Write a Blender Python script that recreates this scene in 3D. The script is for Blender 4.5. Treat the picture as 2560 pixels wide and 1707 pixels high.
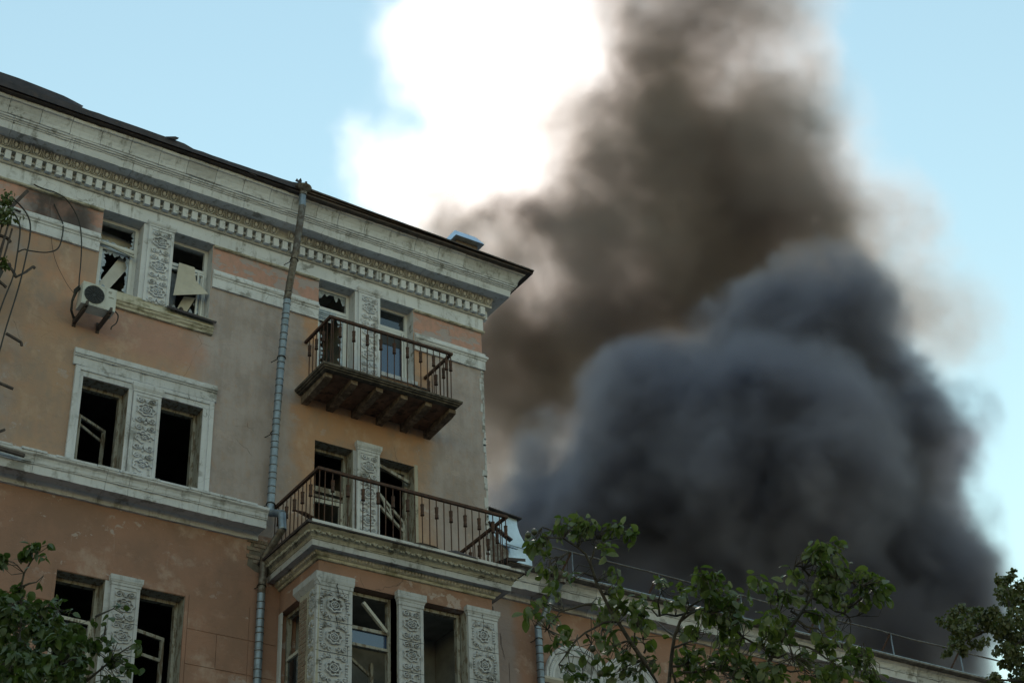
import bpy, bmesh, math, random
import numpy as np
from mathutils import Vector, Matrix, noise as mnoise
for _o in list(bpy.data.objects): bpy.data.objects.remove(_o)
SC = bpy.context.scene
COL = SC.collection
random.seed(7)
# ------------------------------------------------------------------ camera
cam_d = bpy.data.cameras.new('camera'); cam = bpy.data.objects.new('camera', cam_d); COL.objects.link(cam)
cam_d.sensor_width = 36.0; cam_d.lens = 58.68; cam_d.clip_start = 0.1; cam_d.clip_end = 6000
cam.matrix_world = Matrix(((0.837727847, -0.268940181, -0.475271747, 0.0),
                           (-0.544482417, -0.478044460, -0.689211428, -23.0),
                           (-0.041844380, 0.836148715, -0.546904355, 0.0),
                           (0, 0, 0, 1)))
SC.camera = cam
# ------------------------------------------------------------------ sky, sun, exposure
SUN_DIR = Vector((0.4251, 0.6327, 0.6472)).normalized()
world = bpy.data.worlds.new('World'); SC.world = world; world.use_nodes = True
wn = world.node_tree.nodes; wl = world.node_tree.links
wn.clear()
sky = wn.new('ShaderNodeTexSky'); sky.sky_type = 'NISHITA'; sky.sun_disc = False
sky.sun_elevation = math.asin(SUN_DIR.z); sky.sun_rotation = math.atan2(SUN_DIR.x, SUN_DIR.y)
sky.air_density = 2.1; sky.dust_density = 0.0; sky.ozone_density = 1.0; sky.altitude = 0
bg = wn.new('ShaderNodeBackground'); bg.inputs['Strength'].default_value = 0.143
wo = wn.new('ShaderNodeOutputWorld')
tint = wn.new('ShaderNodeMix'); tint.data_type = 'RGBA'; tint.blend_type = 'MULTIPLY'; tint.inputs[0].default_value = 1.0
tint.inputs[7].default_value = (1.0, 1.02, 0.87, 1)   # camera white balance
wl.new(sky.outputs[0], tint.inputs[6]); wl.new(tint.outputs[2], bg.inputs[0]); wl.new(bg.outputs[0], wo.inputs[0])
sun_d = bpy.data.lights.new('sun', 'SUN'); sun = bpy.data.objects.new('sun', sun_d); COL.objects.link(sun)
sun_d.energy = 2.0; sun_d.angle = math.radians(0.53); sun_d.color = (1.0, 0.95, 0.87)
sun.rotation_euler = (-SUN_DIR).to_track_quat('-Z', 'Y').to_euler()
SC.view_settings.view_transform = 'Standard'; SC.view_settings.look = 'None'
SC.view_settings.gamma = 1.0; SC.view_settings.use_curve_mapping = False
SC.view_settings.exposure = 0.15
SC.cycles.volume_bounces = 5; SC.cycles.max_bounces = 10; SC.cycles.diffuse_bounces = 4
SC.cycles.transparent_max_bounces = 12
SC.cycles.use_denoising = True
SC.cycles.volume_step_rate = 1.0; SC.cycles.volume_max_steps = 512
SC.cycles.sample_clamp_indirect = 8.0
# ------------------------------------------------------------------ helpers
WM = {}
def link(o, parent=None, w=None):
    COL.objects.link(o)
    w = w if w is not None else Matrix.Identity(4)
    if parent is not None:
        o.parent = parent; o.matrix_parent_inverse = WM[parent.name].inverted()
    o.matrix_basis = w
    WM[o.name] = w.copy()
    return o
def thing(name, label, cat, loc, group=None):
    o = bpy.data.objects.new(name, None); o.empty_display_size = 0.3
    link(o, None, Matrix.Translation(loc)); o['label'] = label; o['category'] = cat
    if group: o['group'] = group
    return o
def tag(o, label, cat, group=None):
    o['label'] = label; o['category'] = cat
    if group: o['group'] = group
    return o
class MB:
    def __init__(s): s.v = []; s.f = []
    def add(s, vs, fs):
        b = len(s.v); s.v += [tuple(p) for p in vs]; s.f += [tuple(i+b for i in f) for f in fs]; return s
    def box(s, x0, x1, y0, y1, z0, z1, m=None, j=0.0):
        vs = [Vector((x, y, z)) for x in (x0, x1) for y in (y0, y1) for z in (z0, z1)]
        if j: vs = [p + Vector((random.uniform(-j, j) for _ in range(3))) for p in vs]
        if m is not None: vs = [m @ p for p in vs]
        return s.add(vs, [(0,1,3,2),(4,6,7,5),(0,4,5,1),(2,3,7,6),(0,2,6,4),(1,5,7,3)])
    def bar(s, a, b, w, d=None, up=(0,0,1)):
        a = Vector(a); b = Vector(b); d = d or w; t = (b-a).normalized(); u = Vector(up)
        if abs(t.dot(u)) > 0.95: u = Vector((0,1,0))
        n1 = t.cross(u).normalized()*d/2; n2 = t.cross(n1).normalized()*w/2
        vs = [a+n1+n2, a-n1+n2, a-n1-n2, a+n1-n2, b+n1+n2, b-n1+n2, b-n1-n2, b+n1-n2]
        return s.add(vs, [(3,2,1,0),(4,5,6,7),(0,1,5,4),(1,2,6,5),(2,3,7,6),(3,0,4,7)])
    def tube(s, pts, n=8, cap=True):
        rings = []; P = [Vector(p[:3]) for p in pts]; R = [p[3] for p in pts]
        prev = None
        for i in range(len(P)):
            t = (P[min(i+1, len(P)-1)] - P[max(i-1, 0)])
            t = t.normalized() if t.length > 1e-9 else Vector((0,0,1))
            if prev is None:
                u = t.cross(Vector((0,0,1)));
                if u.length < 1e-3: u = t.cross(Vector((1,0,0)))
            else: u = prev - t*prev.dot(t)
            u.normalize(); prev = u; w = t.cross(u)
            rings.append([P[i] + (u*math.cos(2*math.pi*k/n) + w*math.sin(2*math.pi*k/n))*R[i] for k in range(n)])
        vs = [p for r in rings for p in r]; fs = []
        for i in range(len(rings)-1):
            for k in range(n):
                fs.append((i*n+k, i*n+(k+1) % n, (i+1)*n+(k+1) % n, (i+1)*n+k))
        if cap: fs += [tuple(range(n))[::-1], tuple((len(rings)-1)*n+k for k in range(n))]
        return s.add(vs, fs)
    def ball(s, c, r, nu=8, nv=5, sc=(1,1,1)):
        vs = [Vector((0,0,1))]
        for i in range(1, nv):
            a = math.pi*i/nv
            vs += [Vector((math.sin(a)*math.cos(2*math.pi*k/nu), math.sin(a)*math.sin(2*math.pi*k/nu), math.cos(a))) for k in range(nu)]
        vs.append(Vector((0,0,-1))); fs = [(0, 1+k, 1+(k+1) % nu) for k in range(nu)]
        for i in range(nv-2):
            for k in range(nu): fs.append((1+i*nu+k, 1+(i+1)*nu+k, 1+(i+1)*nu+(k+1) % nu, 1+i*nu+(k+1) % nu))
        l = len(vs)-1; fs += [(l, 1+(nv-2)*nu+(k+1) % nu, 1+(nv-2)*nu+k) for k in range(nu)]
        return s.add([Vector((p.x*sc[0], p.y*sc[1], p.z*sc[2]))*r + Vector(c) for p in vs], fs)
    def plate(s, pts, th, d):
        """flat polygon pts given thickness th along vector d"""
        n = len(pts); d = Vector(d)*th; P = [Vector(p) for p in pts]
        return s.add(P + [p+d for p in P], [tuple(range(n))[::-1], tuple(range(n, 2*n))] + [(i, (i+1) % n, n+(i+1) % n, n+i) for i in range(n)])
    def mesh(s, name):
        me = bpy.data.meshes.new(name); me.from_pydata(s.v, [], s.f); return me
    def build(s, name, mat, parent=None, smooth=False, w=None):
        me = s.mesh(name); fix(me)
        if smooth: smooth_mesh(me)
        me.materials.append(mat)
        return link(bpy.data.objects.new(name, me), parent, w)
def fix(me):
    bm = bmesh.new(); bm.from_mesh(me); bmesh.ops.recalc_face_normals(bm, faces=bm.faces); bm.to_mesh(me); bm.free()
def smooth_mesh(me, ang=45):
    me.polygons.foreach_set('use_smooth', [True]*len(me.polygons)); me.set_sharp_from_angle(angle=math.radians(ang))
def inst(name, me, parent, w): return link(bpy.data.objects.new(name, me), parent, w)
T = Matrix.Translation
# ------------------------------------------------------------------ materials
class NT:
    def __init__(s, name):
        s.m = bpy.data.materials.new(name); s.m.use_nodes = True; s.t = s.m.node_tree; s.t.nodes.clear()
        s.out = s.n('ShaderNodeOutputMaterial'); s.geo = s.n('ShaderNodeNewGeometry'); s.pos = s.geo.outputs['Position']
    def n(s, k): return s.t.nodes.new(k)
    def set(s, i, v):
        if v is None: return
        if isinstance(v, bpy.types.NodeSocket): s.t.links.new(v, i)
        elif isinstance(v, (tuple, list)) and len(v) == 3 and i.type == 'RGBA': i.default_value = (*v, 1)
        else: i.default_value = v
    def math(s, op, a, b=None, c=None, clamp=False):
        n = s.n('ShaderNodeMath'); n.operation = op; n.use_clamp = clamp
        for i, v in enumerate((a, b, c)): s.set(n.inputs[i], v)
        return n.outputs[0]
    def vscale(s, v, k):
        n = s.n('ShaderNodeVectorMath'); n.operation = 'MULTIPLY'; s.set(n.inputs[0], v); n.inputs[1].default_value = k; return n.outputs[0]
    def noise(s, scale, detail=4, rough=0.55, st=(1,1,1), off=0.0, vec=None, dist=0.0):
        v = vec or s.pos
        if st != (1,1,1): v = s.vscale(v, st)
        n = s.n('ShaderNodeTexNoise'); n.noise_dimensions = '4D'; s.set(n.inputs['Vector'], v); n.inputs['W'].default_value = off
        n.inputs['Scale'].default_value = scale; n.inputs['Detail'].default_value = detail; n.inputs['Roughness'].default_value = rough
        n.inputs['Distortion'].default_value = dist
        return n.outputs['Fac']
    def step(s, v, a, b, lo=0.0, hi=1.0):
        n = s.n('ShaderNodeMapRange'); n.interpolation_type = 'SMOOTHSTEP'; s.set(n.inputs['Value'], v)
        for k, q in (('From Min', a), ('From Max', b), ('To Min', lo), ('To Max', hi)): n.inputs[k].default_value = q
        return n.outputs[0]
    def mix(s, f, a, b, kind='MIX'):
        n = s.n('ShaderNodeMix'); n.data_type = 'RGBA'; n.blend_type = kind
        s.set(n.inputs[0], f); s.set(n.inputs[6], a); s.set(n.inputs[7], b); return n.outputs[2]
    def xyz(s):
        n = s.n('ShaderNodeSeparateXYZ'); s.t.links.new(s.pos, n.inputs[0]); return n.outputs
    def bump(s, h, strength=0.3, dist=0.01, normal=None):
        n = s.n('ShaderNodeBump'); s.set(n.inputs['Height'], h); n.inputs['Strength'].default_value = strength; n.inputs['Distance'].default_value = dist
        if normal is not None: s.set(n.inputs['Normal'], normal)
        return n.outputs[0]
    def cracks(s, scale, width, off=0.0, warp=0.25):
        nz = s.n('ShaderNodeTexNoise'); nz.inputs['Scale'].default_value = 3.0; nz.inputs['Detail'].default_value = 4
        s.set(nz.inputs['Vector'], s.pos)
        a = s.n('ShaderNodeVectorMath'); a.operation = 'MULTIPLY_ADD'; s.set(a.inputs[0], nz.outputs['Color']); a.inputs[1].default_value = (warp,)*3; s.set(a.inputs[2], s.pos)
        v = s.n('ShaderNodeTexVoronoi'); v.feature = 'DISTANCE_TO_EDGE'; v.inputs['Scale'].default_value = scale; s.set(v.inputs['Vector'], a.outputs[0])
        return s.step(v.outputs['Distance'], 0.0, width, 1.0, 0.0)
    def objrand(s):
        return s.n('ShaderNodeObjectInfo').outputs['Random']
    def bsdf(s, color, rough=0.85, normal=None, metal=0.0, spec=None, trans=None, transw=0.0):
        b = s.n('ShaderNodeBsdfPrincipled'); s.set(b.inputs['Base Color'], color); s.set(b.inputs['Roughness'], rough)
        b.inputs['Metallic'].default_value = metal
        if spec is not None: b.inputs['Specular IOR Level'].default_value = spec
        if normal is not None: s.set(b.inputs['Normal'], normal)
        s.t.links.new(b.outputs[0], s.out.inputs['Surface']); s.b = b
        return s.m
def m_simple(name, c, rough=0.8, var=0.25, scale=9.0, metal=0.0, bump=0.15, c2=None, st=(1,1,1), thr=(0.42,0.6), spec=None):
    t = NT(name); a = t.noise(scale, 5, 0.6, st); b = t.noise(scale*4.3, 4, 0.6)
    col = t.mix(t.step(a, 0.3, 0.7), tuple(x*(1-var) for x in c), tuple(min(1, x*(1+var)) for x in c))
    if c2: col = t.mix(t.step(t.noise(scale*1.7, 6, 0.65, st, 3.3), *thr), col, c2)
    return t.bsdf(col, rough, t.bump(b, bump, 0.01), metal, spec)
def m_facade():
    t = NT('old_plaster'); x, y, z = t.xyz()
    big = t.noise(0.55, 5, 0.6, (1,1,1), 1.0); med = t.noise(1.7, 6, 0.62, (1,1,0.7), 2.0); fine = t.noise(9, 6, 0.65, (1,1,0.6), 3.0)
    streak = t.noise(3.2, 5, 0.6, (1.6,1.6,0.16), 4.0); streak2 = t.noise(9, 5, 0.62, (1.6,1.6,0.10), 7.0)
    ochre = t.mix(t.step(t.math('MULTIPLY_ADD', streak, 0.4, t.math('MULTIPLY', t.noise(1.4, 7, 0.64, (1,1,0.75), 33.0), 0.6)), 0.40, 0.60), (0.46,0.325,0.20), (0.395,0.295,0.20))
    ochre = t.mix(t.step(med, 0.5, 0.68), ochre, (0.47,0.30,0.185))
    pink = t.mix(t.step(med, 0.35, 0.65), (0.45,0.28,0.20), (0.38,0.25,0.18))
    grey = t.mix(t.step(t.math('MULTIPLY_ADD', streak, 0.35, t.math('MULTIPLY', t.noise(2.1, 7, 0.64, (1,1,0.75), 31.0), 0.65)), 0.40, 0.58), (0.325,0.298,0.25), (0.41,0.385,0.335))
    wob = t.math('MULTIPLY_ADD', big, 1.6, -0.8); wob2 = t.math('MULTIPLY_ADD', med, 0.7, -0.35)
    xw = t.math('ADD', t.math('ADD', x, wob), wob2)
    zw = t.math('ADD', t.math('ADD', z, t.math('MULTIPLY_ADD', big, 0.8, -0.4)), t.math('MULTIPLY', wob2, 0.5))
    # weathered bare zones: between the window bays and the rainpipe, and along the end of the wall
    g1 = t.math('MULTIPLY', t.step(xw, 9.0, 9.5), t.step(xw, 11.0, 11.35, 1.0, 0.0))
    g2 = t.step(xw, 13.75, 14.25)
    g3 = t.math('MULTIPLY', t.step(xw, 6.1, 6.5, 1.0, 0.0), t.step(big, 0.48, 0.62))
    fl2 = t.math('MULTIPLY', t.step(t.noise(1.9, 8, 0.70, (1,1,1.3), 41.0), 0.585, 0.60), t.step(big, 0.44, 0.56))
    gm = t.math('MAXIMUM', t.math('MAXIMUM', g1, g2), g3)
    gm = t.math('MULTIPLY', gm, t.step(fine, 0.30, 0.52, 0.55, 1.0))
    pk = t.math('MULTIPLY', t.math('MULTIPLY', t.step(zw, 15.35, 15.7), t.step(zw, 16.35, 16.7, 1.0, 0.0)), t.step(xw, 9.8, 10.2, 1.0, 0.0))
    pk = t.math('MULTIPLY', pk, t.step(xw, 6.9, 7.3))
    col = t.mix(t.math('MULTIPLY', pk, 0.8), ochre, pink)
    rust = t.math('MULTIPLY', t.math('MULTIPLY', t.step(xw, 11.0, 11.3), t.step(xw, 13.6, 14.1, 1.0, 0.0)), t.step(zw, 13.2, 14.2))
    col = t.mix(t.math('MULTIPLY', rust, 0.75), col, (0.46,0.285,0.155))
    mot = t.math('MULTIPLY', t.step(t.noise(1.25, 7, 0.66, (1,1,0.8), 21.0), 0.46, 0.60), t.step(fine, 0.34, 0.6, 0.4, 1.0))
    col = t.mix(t.math('MULTIPLY', mot, 0.7), col, (0.30,0.265,0.205))
    mot2 = t.step(t.noise(2.6, 6, 0.64, (1,1,0.7), 25.0), 0.52, 0.66)
    col = t.mix(t.math('MULTIPLY', mot2, 0.62), col, (0.52,0.405,0.275))
    col = t.mix(gm, col, grey)
    storey_shade = t.step(zw, 14.0, 16.2, 0.25, 0.0)  # shade of the lower storeys mixed into the ochre, stronger downwards
    col = t.mix(storey_shade, col, (0.16,0.135,0.10))
    # strip under the frieze: salmon paint flaking to grey
    salmon = t.mix(t.step(fine, 0.4, 0.62), (0.50,0.31,0.225), (0.42,0.285,0.21))
    flake = t.step(t.noise(2.2, 7, 0.68, (1,1,1.8), 9.0), 0.50, 0.545)
    salmon = t.mix(t.math('MULTIPLY', flake, 0.9), salmon, (0.38,0.36,0.32))
    soot = t.math('MULTIPLY', t.step(xw, 5.6, 6.1), t.step(xw, 6.7, 7.2, 1.0, 0.0))
    salmon = t.mix(t.math('MULTIPLY', soot, t.step(med, 0.3, 0.6, 0.5, 0.95)), salmon, (0.075,0.068,0.06))
    col = t.mix(t.step(z, 17.70, 17.705), col, salmon)
    # lower storeys: brown salmon limewash with rubbed tan clouds
    low = t.mix(t.step(med, 0.36, 0.66), (0.30,0.186,0.122), (0.24,0.158,0.106))
    low = t.mix(t.math('MULTIPLY', t.step(t.noise(1.1, 7, 0.66, (1,1,1.2), 12.0), 0.5, 0.6), t.step(fine, 0.35, 0.6, 0.35, 1.0)), low, (0.36,0.27,0.195))
    low = t.mix(t.math('MULTIPLY', t.step(streak2, 0.62, 0.7), 0.35), low, (0.34,0.265,0.20))
    lowg = t.math('MULTIPLY', t.step(xw, 14.2, 14.5), t.step(xw, 15.5, 15.8, 1.0, 0.0))
    low = t.mix(t.math('MULTIPLY', lowg, 0.85), low, (0.26,0.232,0.20))
    col = t.mix(t.step(z, 12.68, 12.70, 1.0, 0.0), col, low)
    col = t.mix(t.math('MULTIPLY', fl2, 0.75), col, (0.40,0.36,0.30))
    # pale rain runs, dark runs, chips
    col = t.mix(t.math('MULTIPLY', t.math('MULTIPLY', t.step(streak2, 0.62, 0.74), t.step(med, 0.4, 0.6)), 0.25), col, (0.40,0.37,0.31))
    col = t.mix(t.math('MULTIPLY', t.math('MULTIPLY', t.step(streak2, 0.38, 0.28), t.step(big, 0.4, 0.6)), 0.2), col, (0.12,0.10,0.08))
    chips = t.math('MULTIPLY', t.step(t.noise(26, 3, 0.5, (1,1,1), 14.0), 0.69, 0.71), t.step(big, 0.5, 0.6))
    col = t.mix(chips, col, (0.55,0.50,0.42))
    cr = t.math('MULTIPLY', t.cracks(1.1, 0.006), t.step(t.noise(0.9, 3, 0.5, (1,1,1), 15.0), 0.60, 0.66))
    col = t.mix(t.math('MULTIPLY', cr, 0.7), col, (0.07,0.055,0.045))
    col = t.mix(1.0, col, (1.04, 0.985, 1.17), 'MULTIPLY')
    h = t.math('ADD', t.math('MULTIPLY', fine, 0.6), t.math('ADD', t.math('MULTIPLY', t.math('ADD', flake, fl2), -0.3), t.math('MULTIPLY', t.noise(60, 4, 0.6), 0.2)))
    return t.bsdf(col, 0.92, t.bump(h, 0.55, 0.012), spec=0.2)
def m_stucco(name, c, dirt=(0.13,0.125,0.105), amount=0.55, moss=None, rough=0.85):
    t = NT(name); r = t.objrand()
    a = t.noise(1.3, 5, 0.6, (1,1,1), 1.0); f = t.noise(11, 6, 0.66, (1,1,0.8), 2.0); st = t.noise(5.5, 5, 0.6, (1.5,1.5,0.22), 3.0)
    col = t.mix(t.step(a, 0.35, 0.65), c, tuple(x*0.86 for x in c))
    col = t.mix(t.math('MULTIPLY', r, 0.22), col, tuple(x*0.72 for x in c))
    d = t.math('MULTIPLY', t.step(st, 0.50, 0.70), t.step(f, 0.38, 0.6, 0.25, 1.0))
    d2 = t.math('MULTIPLY', t.step(t.noise(3.1, 7, 0.7, (1,1,1.3), 6.0), 0.53, 0.60), t.step(a, 0.42, 0.6))
    col = t.mix(t.math('MULTIPLY', t.math('MAXIMUM', d, d2), amount), col, dirt)
    sp = t.step(t.noise(34, 3, 0.5, (1,1,1), 8.0), 0.67, 0.72)
    col = t.mix(t.math('MULTIPLY', sp, 0.6), col, dirt)
    if moss: col = t.mix(t.math('MULTIPLY', t.step(t.noise(4, 6, 0.65, (1,1,2.5), 11.0), 0.48, 0.62), 0.6), col, moss)
    cr = t.math('MULTIPLY', t.cracks(2.6, 0.006, warp=0.15), t.step(t.noise(1.1, 3, 0.5, (1,1,1), 15.0), 0.5, 0.6))
    col = t.mix(t.math('MULTIPLY', cr, 0.8), col, (0.05,0.045,0.04))
    h = t.math('ADD', f, t.math('MULTIPLY', sp, -0.5))
    return t.bsdf(col, rough, t.bump(h, 0.45, 0.008), spec=0.25)
def m_paint(name, c, under=(0.16,0.13,0.10), amt=0.5):
    t = NT(name); f = t.noise(14, 6, 0.66, (1,1,0.3), 2.0)
    k = t.step(f, amt, amt+0.06); g = t.noise(30, 4, 0.6)
    col = t.mix(k, t.mix(t.step(g, 0.3, 0.7), c, tuple(x*0.8 for x in c)), under)
    return t.bsdf(col, 0.55, t.bump(t.math('MULTIPLY', k, -1.0), 0.6, 0.003), spec=0.35)
def m_leaf(name, c1, c2, back, trans=0.35, rough=0.38):
    t = NT(name); r = t.objrand(); g = t.noise(9, 3, 0.5, vec=t.pos)
    col = t.mix(t.math('ADD', t.math('MULTIPLY', r, 0.55), t.math('MULTIPLY', t.step(g, 0.35, 0.65), 0.45), clamp=True), c1, c2)
    col = t.mix(t.geo.outputs['Backfacing'], col, back)
    b = t.n('ShaderNodeBsdfPrincipled'); t.set(b.inputs['Base Color'], col); b.inputs['Roughness'].default_value = rough; b.inputs['Specular IOR Level'].default_value = 0.3
    tr = t.n('ShaderNodeBsdfTranslucent'); t.set(tr.inputs['Color'], t.mix(0.5, col, (0.10,0.17,0.015)))
    mx = t.n('ShaderNodeMixShader'); mx.inputs[0].default_value = trans
    t.t.links.new(b.outputs[0], mx.inputs[1]); t.t.links.new(tr.outputs[0], mx.inputs[2]); t.t.links.new(mx.outputs[0], t.out.inputs['Surface'])
    return t.m
def m_glass(name, tint=(0.02,0.025,0.03), rough=0.03, alpha=0.55):
    t = NT(name); tr = t.n('ShaderNodeBsdfTransparent'); tr.inputs[0].default_value = (0.75,0.8,0.8,1)
    gl = t.n('ShaderNodeBsdfGlossy'); gl.inputs['Roughness'].default_value = rough; gl.inputs['Color'].default_value = (0.9,0.95,1,1)
    fr = t.n('ShaderNodeFresnel'); fr.inputs[0].default_value = 1.52
    df = t.n('ShaderNodeBsdfDiffuse'); df.inputs[0].default_value = (*tint, 1)
    m0 = t.n('ShaderNodeMixShader'); m0.inputs[0].default_value = alpha
    t.t.links.new(tr.outputs[0], m0.inputs[1]); t.t.links.new(df.outputs[0], m0.inputs[2])
    mx = t.n('ShaderNodeMixShader'); t.t.links.new(t.math('MULTIPLY_ADD', fr.outputs[0], 1.6, 0.06, clamp=True), mx.inputs[0])
    t.t.links.new(m0.outputs[0], mx.inputs[1]); t.t.links.new(gl.outputs[0], mx.inputs[2]); t.t.links.new(mx.outputs[0], t.out.inputs['Surface'])
    return t.m
FAC = m_facade()
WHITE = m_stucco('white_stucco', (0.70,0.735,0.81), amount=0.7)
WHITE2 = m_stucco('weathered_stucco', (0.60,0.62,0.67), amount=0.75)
MID = m_stucco('shaded_stucco', (0.60,0.63,0.70), amount=0.6)  # white stucco a step darker: shade below the top floor put in the colour
LOW = m_stucco('deep_shaded_stucco', (0.47,0.49,0.54), (0.10,0.098,0.088), amount=0.7)  # darkest copy of the white stucco, lower-storey shade painted in, plus dirt streaks
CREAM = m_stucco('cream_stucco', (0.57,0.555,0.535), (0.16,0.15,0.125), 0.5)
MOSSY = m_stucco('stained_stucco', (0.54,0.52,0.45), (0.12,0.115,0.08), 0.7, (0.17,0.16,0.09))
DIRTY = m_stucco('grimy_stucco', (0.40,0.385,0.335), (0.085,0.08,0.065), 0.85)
CONC = m_simple('dirty_concrete', (0.115,0.10,0.085), 0.95, 0.35, 6, bump=0.5, c2=(0.05,0.045,0.04))
BRAK = m_simple('stained_bracket', (0.19,0.145,0.11), 0.95, 0.35, 6, bump=0.4, c2=(0.09,0.065,0.05))
UNDER = m_simple('rusty_soffit', (0.18,0.105,0.075), 0.95, 0.35, 4, bump=0.4, c2=(0.06,0.04,0.033), thr=(0.5,0.65))
IRON = m_simple('rusty_iron', (0.062,0.036,0.028), 0.75, 0.4, 16, bump=0.35, c2=(0.095,0.040,0.024), thr=(0.5,0.62), spec=0.3)
ZINC = m_simple('zinc_sheet', (0.21,0.265,0.34), 0.45, 0.18, 7, metal=0.45, bump=0.12, c2=(0.14,0.16,0.19), thr=(0.52,0.7))
ZINCD = m_simple('stained_zinc', (0.16,0.15,0.14), 0.55, 0.3, 8, metal=0.5, bump=0.15, c2=(0.09,0.07,0.06))
ZINCB = m_simple('bright_zinc', (0.50,0.59,0.70), 0.38, 0.10, 4, metal=0.8, bump=0.08, c2=(0.36,0.42,0.50), thr=(0.5,0.75))
ROOF = m_simple('dark_roof_sheet', (0.045,0.036,0.040), 0.6, 0.35, 5, metal=0.2, bump=0.15, c2=(0.065,0.045,0.038), thr=(0.5,0.7))
ROOFB = m_simple('brown_roof_sheet', (0.095,0.065,0.05), 0.55, 0.3, 5, metal=0.2, bump=0.15, c2=(0.05,0.04,0.035))
PAINT = m_paint('flaking_white_paint', (0.50,0.50,0.47), amt=0.56)
PAINTO = m_paint('old_white_paint', (0.34,0.335,0.31), amt=0.50)
PVC = m_simple('white_plastic', (0.66,0.68,0.70), 0.35, 0.06, 5, bump=0.03)
SHARD = m_simple('broken_glass_edge', (0.36,0.42,0.50), 0.2, 0.35, 12, bump=0.1, spec=0.8)
GLASS = m_glass('window_glass'); GLASSB = m_glass('mirror_glass', (0.03,0.055,0.13), 0.02, 0.92)
BOARD = m_simple('fibreboard', (0.50,0.475,0.42), 0.8, 0.1, 4, bump=0.05)
BOARDW = m_simple('white_board', (0.58,0.58,0.57), 0.8, 0.1, 4, bump=0.05)
CLOTH = m_simple('blue_grey_cloth', (0.27,0.31,0.38), 0.9, 0.2, 8, bump=0.3)
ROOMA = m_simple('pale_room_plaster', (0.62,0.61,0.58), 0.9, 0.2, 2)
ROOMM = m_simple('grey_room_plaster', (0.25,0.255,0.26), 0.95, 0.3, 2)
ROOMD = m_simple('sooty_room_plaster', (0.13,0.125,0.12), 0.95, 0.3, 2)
BLACK = m_simple('black_cable', (0.018,0.017,0.016), 0.6, 0.2, 20)
BRKT = m_simple('dark_bracket', (0.055,0.042,0.038), 0.7, 0.35, 14, bump=0.3)
ACW = m_simple('grey_white_enamel', (0.52,0.54,0.53), 0.45, 0.1, 6, bump=0.04, c2=(0.36,0.36,0.34), st=(1,1,0.2), thr=(0.55,0.75))
ACD = m_simple('dark_plastic', (0.02,0.02,0.022), 0.5, 0.2, 10)
BRICK = m_simple('old_brick', (0.17,0.12,0.095), 0.95, 0.3, 14, bump=0.5, c2=(0.22,0.19,0.16))
MORTAR = m_simple('bare_mortar', (0.12,0.105,0.09), 0.95, 0.3, 9, bump=0.6)
CRACK = m_simple('deep_crack', (0.012,0.010,0.009), 1.0, 0.2, 9)
BARK = m_simple('tree_bark', (0.045,0.036,0.030), 0.9, 0.4, 18, bump=0.6, c2=(0.075,0.068,0.058))
LEAFQ = m_leaf('broad_leaf', (0.045,0.074,0.019), (0.095,0.122,0.036), (0.135,0.16,0.09), 0.42, 0.5)
LEAFB = m_leaf('shrub_leaf', (0.030,0.054,0.017), (0.066,0.094,0.027), (0.10,0.135,0.072), 0.35, 0.5)
LEAFL = m_leaf('linden_leaf', (0.06,0.08,0.028), (0.14,0.145,0.062), (0.15,0.165,0.10), 0.35, 0.5)
LEAFV = m_leaf('vine_leaf', (0.060,0.095,0.030), (0.13,0.16,0.06), (0.14,0.18,0.10), 0.35)
FRUIT = m_simple('green_fruit', (0.06,0.065,0.035), 0.5, 0.2, 20)
ASPH = m_simple('asphalt', (0.06,0.06,0.058), 0.9, 0.2, 3, bump=0.2)
PAVE = m_simple('pavement_concrete', (0.22,0.21,0.195), 0.9, 0.15, 2, bump=0.2)
# ------------------------------------------------------------------ ground
def ground():
    g = MB(); g.add([(-1500,-1500,-1.6),(1500,-1500,-1.6),(1500,1500,-1.6),(-1500,1500,-1.6)], [(0,1,2,3)])
    o = g.build('ground', ASPH); o['kind'] = 'structure'
    p = MB(); p.box(-40, 70, -6.5, -0.02, -1.7, -1.46); o = p.build('pavement', PAVE); o['kind'] = 'structure'
ground()
# ------------------------------------------------------------------ main building: wall
XR = 15.13; XL = -3.0
B = thing('apartment_building', 'ochre plaster apartment block with blown out windows and white dentil cornice', 'building', (6.0, 0.0, -1.6))
def wall_grid(mb, x0, x1, z0, z1, holes, depth, yf=0.0, map_=None, rv=None):
    """front sheet with rectangular holes, and the reveals of the holes back to depth"""
    f = map_ or (lambda a, b, c: (a, b, c))
    xs = sorted({x0, x1} | {h[0] for h in holes} | {h[1] for h in holes} ); zs = sorted({z0, z1} | {h[2] for h in holes} | {h[3] for h in holes})
    xs = [x for x in xs if x0 <= x <= x1]; zs = [z for z in zs if z0 <= z <= z1]
    for i in range(len(xs)-1):
        for k in range(len(zs)-1):
            cx = (xs[i]+xs[i+1])/2; cz = (zs[k]+zs[k+1])/2
            if any(h[0] < cx < h[1] and h[2] < cz < h[3] for h in holes): continue
            mb.add([f(xs[i],yf,zs[k]), f(xs[i+1],yf,zs[k]), f(xs[i+1],yf,zs[k+1]), f(xs[i],yf,zs[k+1])], [(0,1,2,3)])
    mb = rv or mb
    for (a, b, c, d) in holes:
        yb = yf+depth
        mb.add([f(a,yf,c),f(a,yf,d),f(a,yb,d),f(a,yb,c)], [(0,1,2,3)]); mb.add([f(b,yf,c),f(b,yf,d),f(b,yb,d),f(b,yb,c)], [(3,2,1,0)])
        mb.add([f(a,yf,d),f(b,yf,d),f(b,yb,d),f(a,yb,d)], [(0,1,2,3)]); mb.add([f(a,yf,c),f(b,yf,c),f(b,yb,c),f(a,yb,c)], [(3,2,1,0)])
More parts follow.
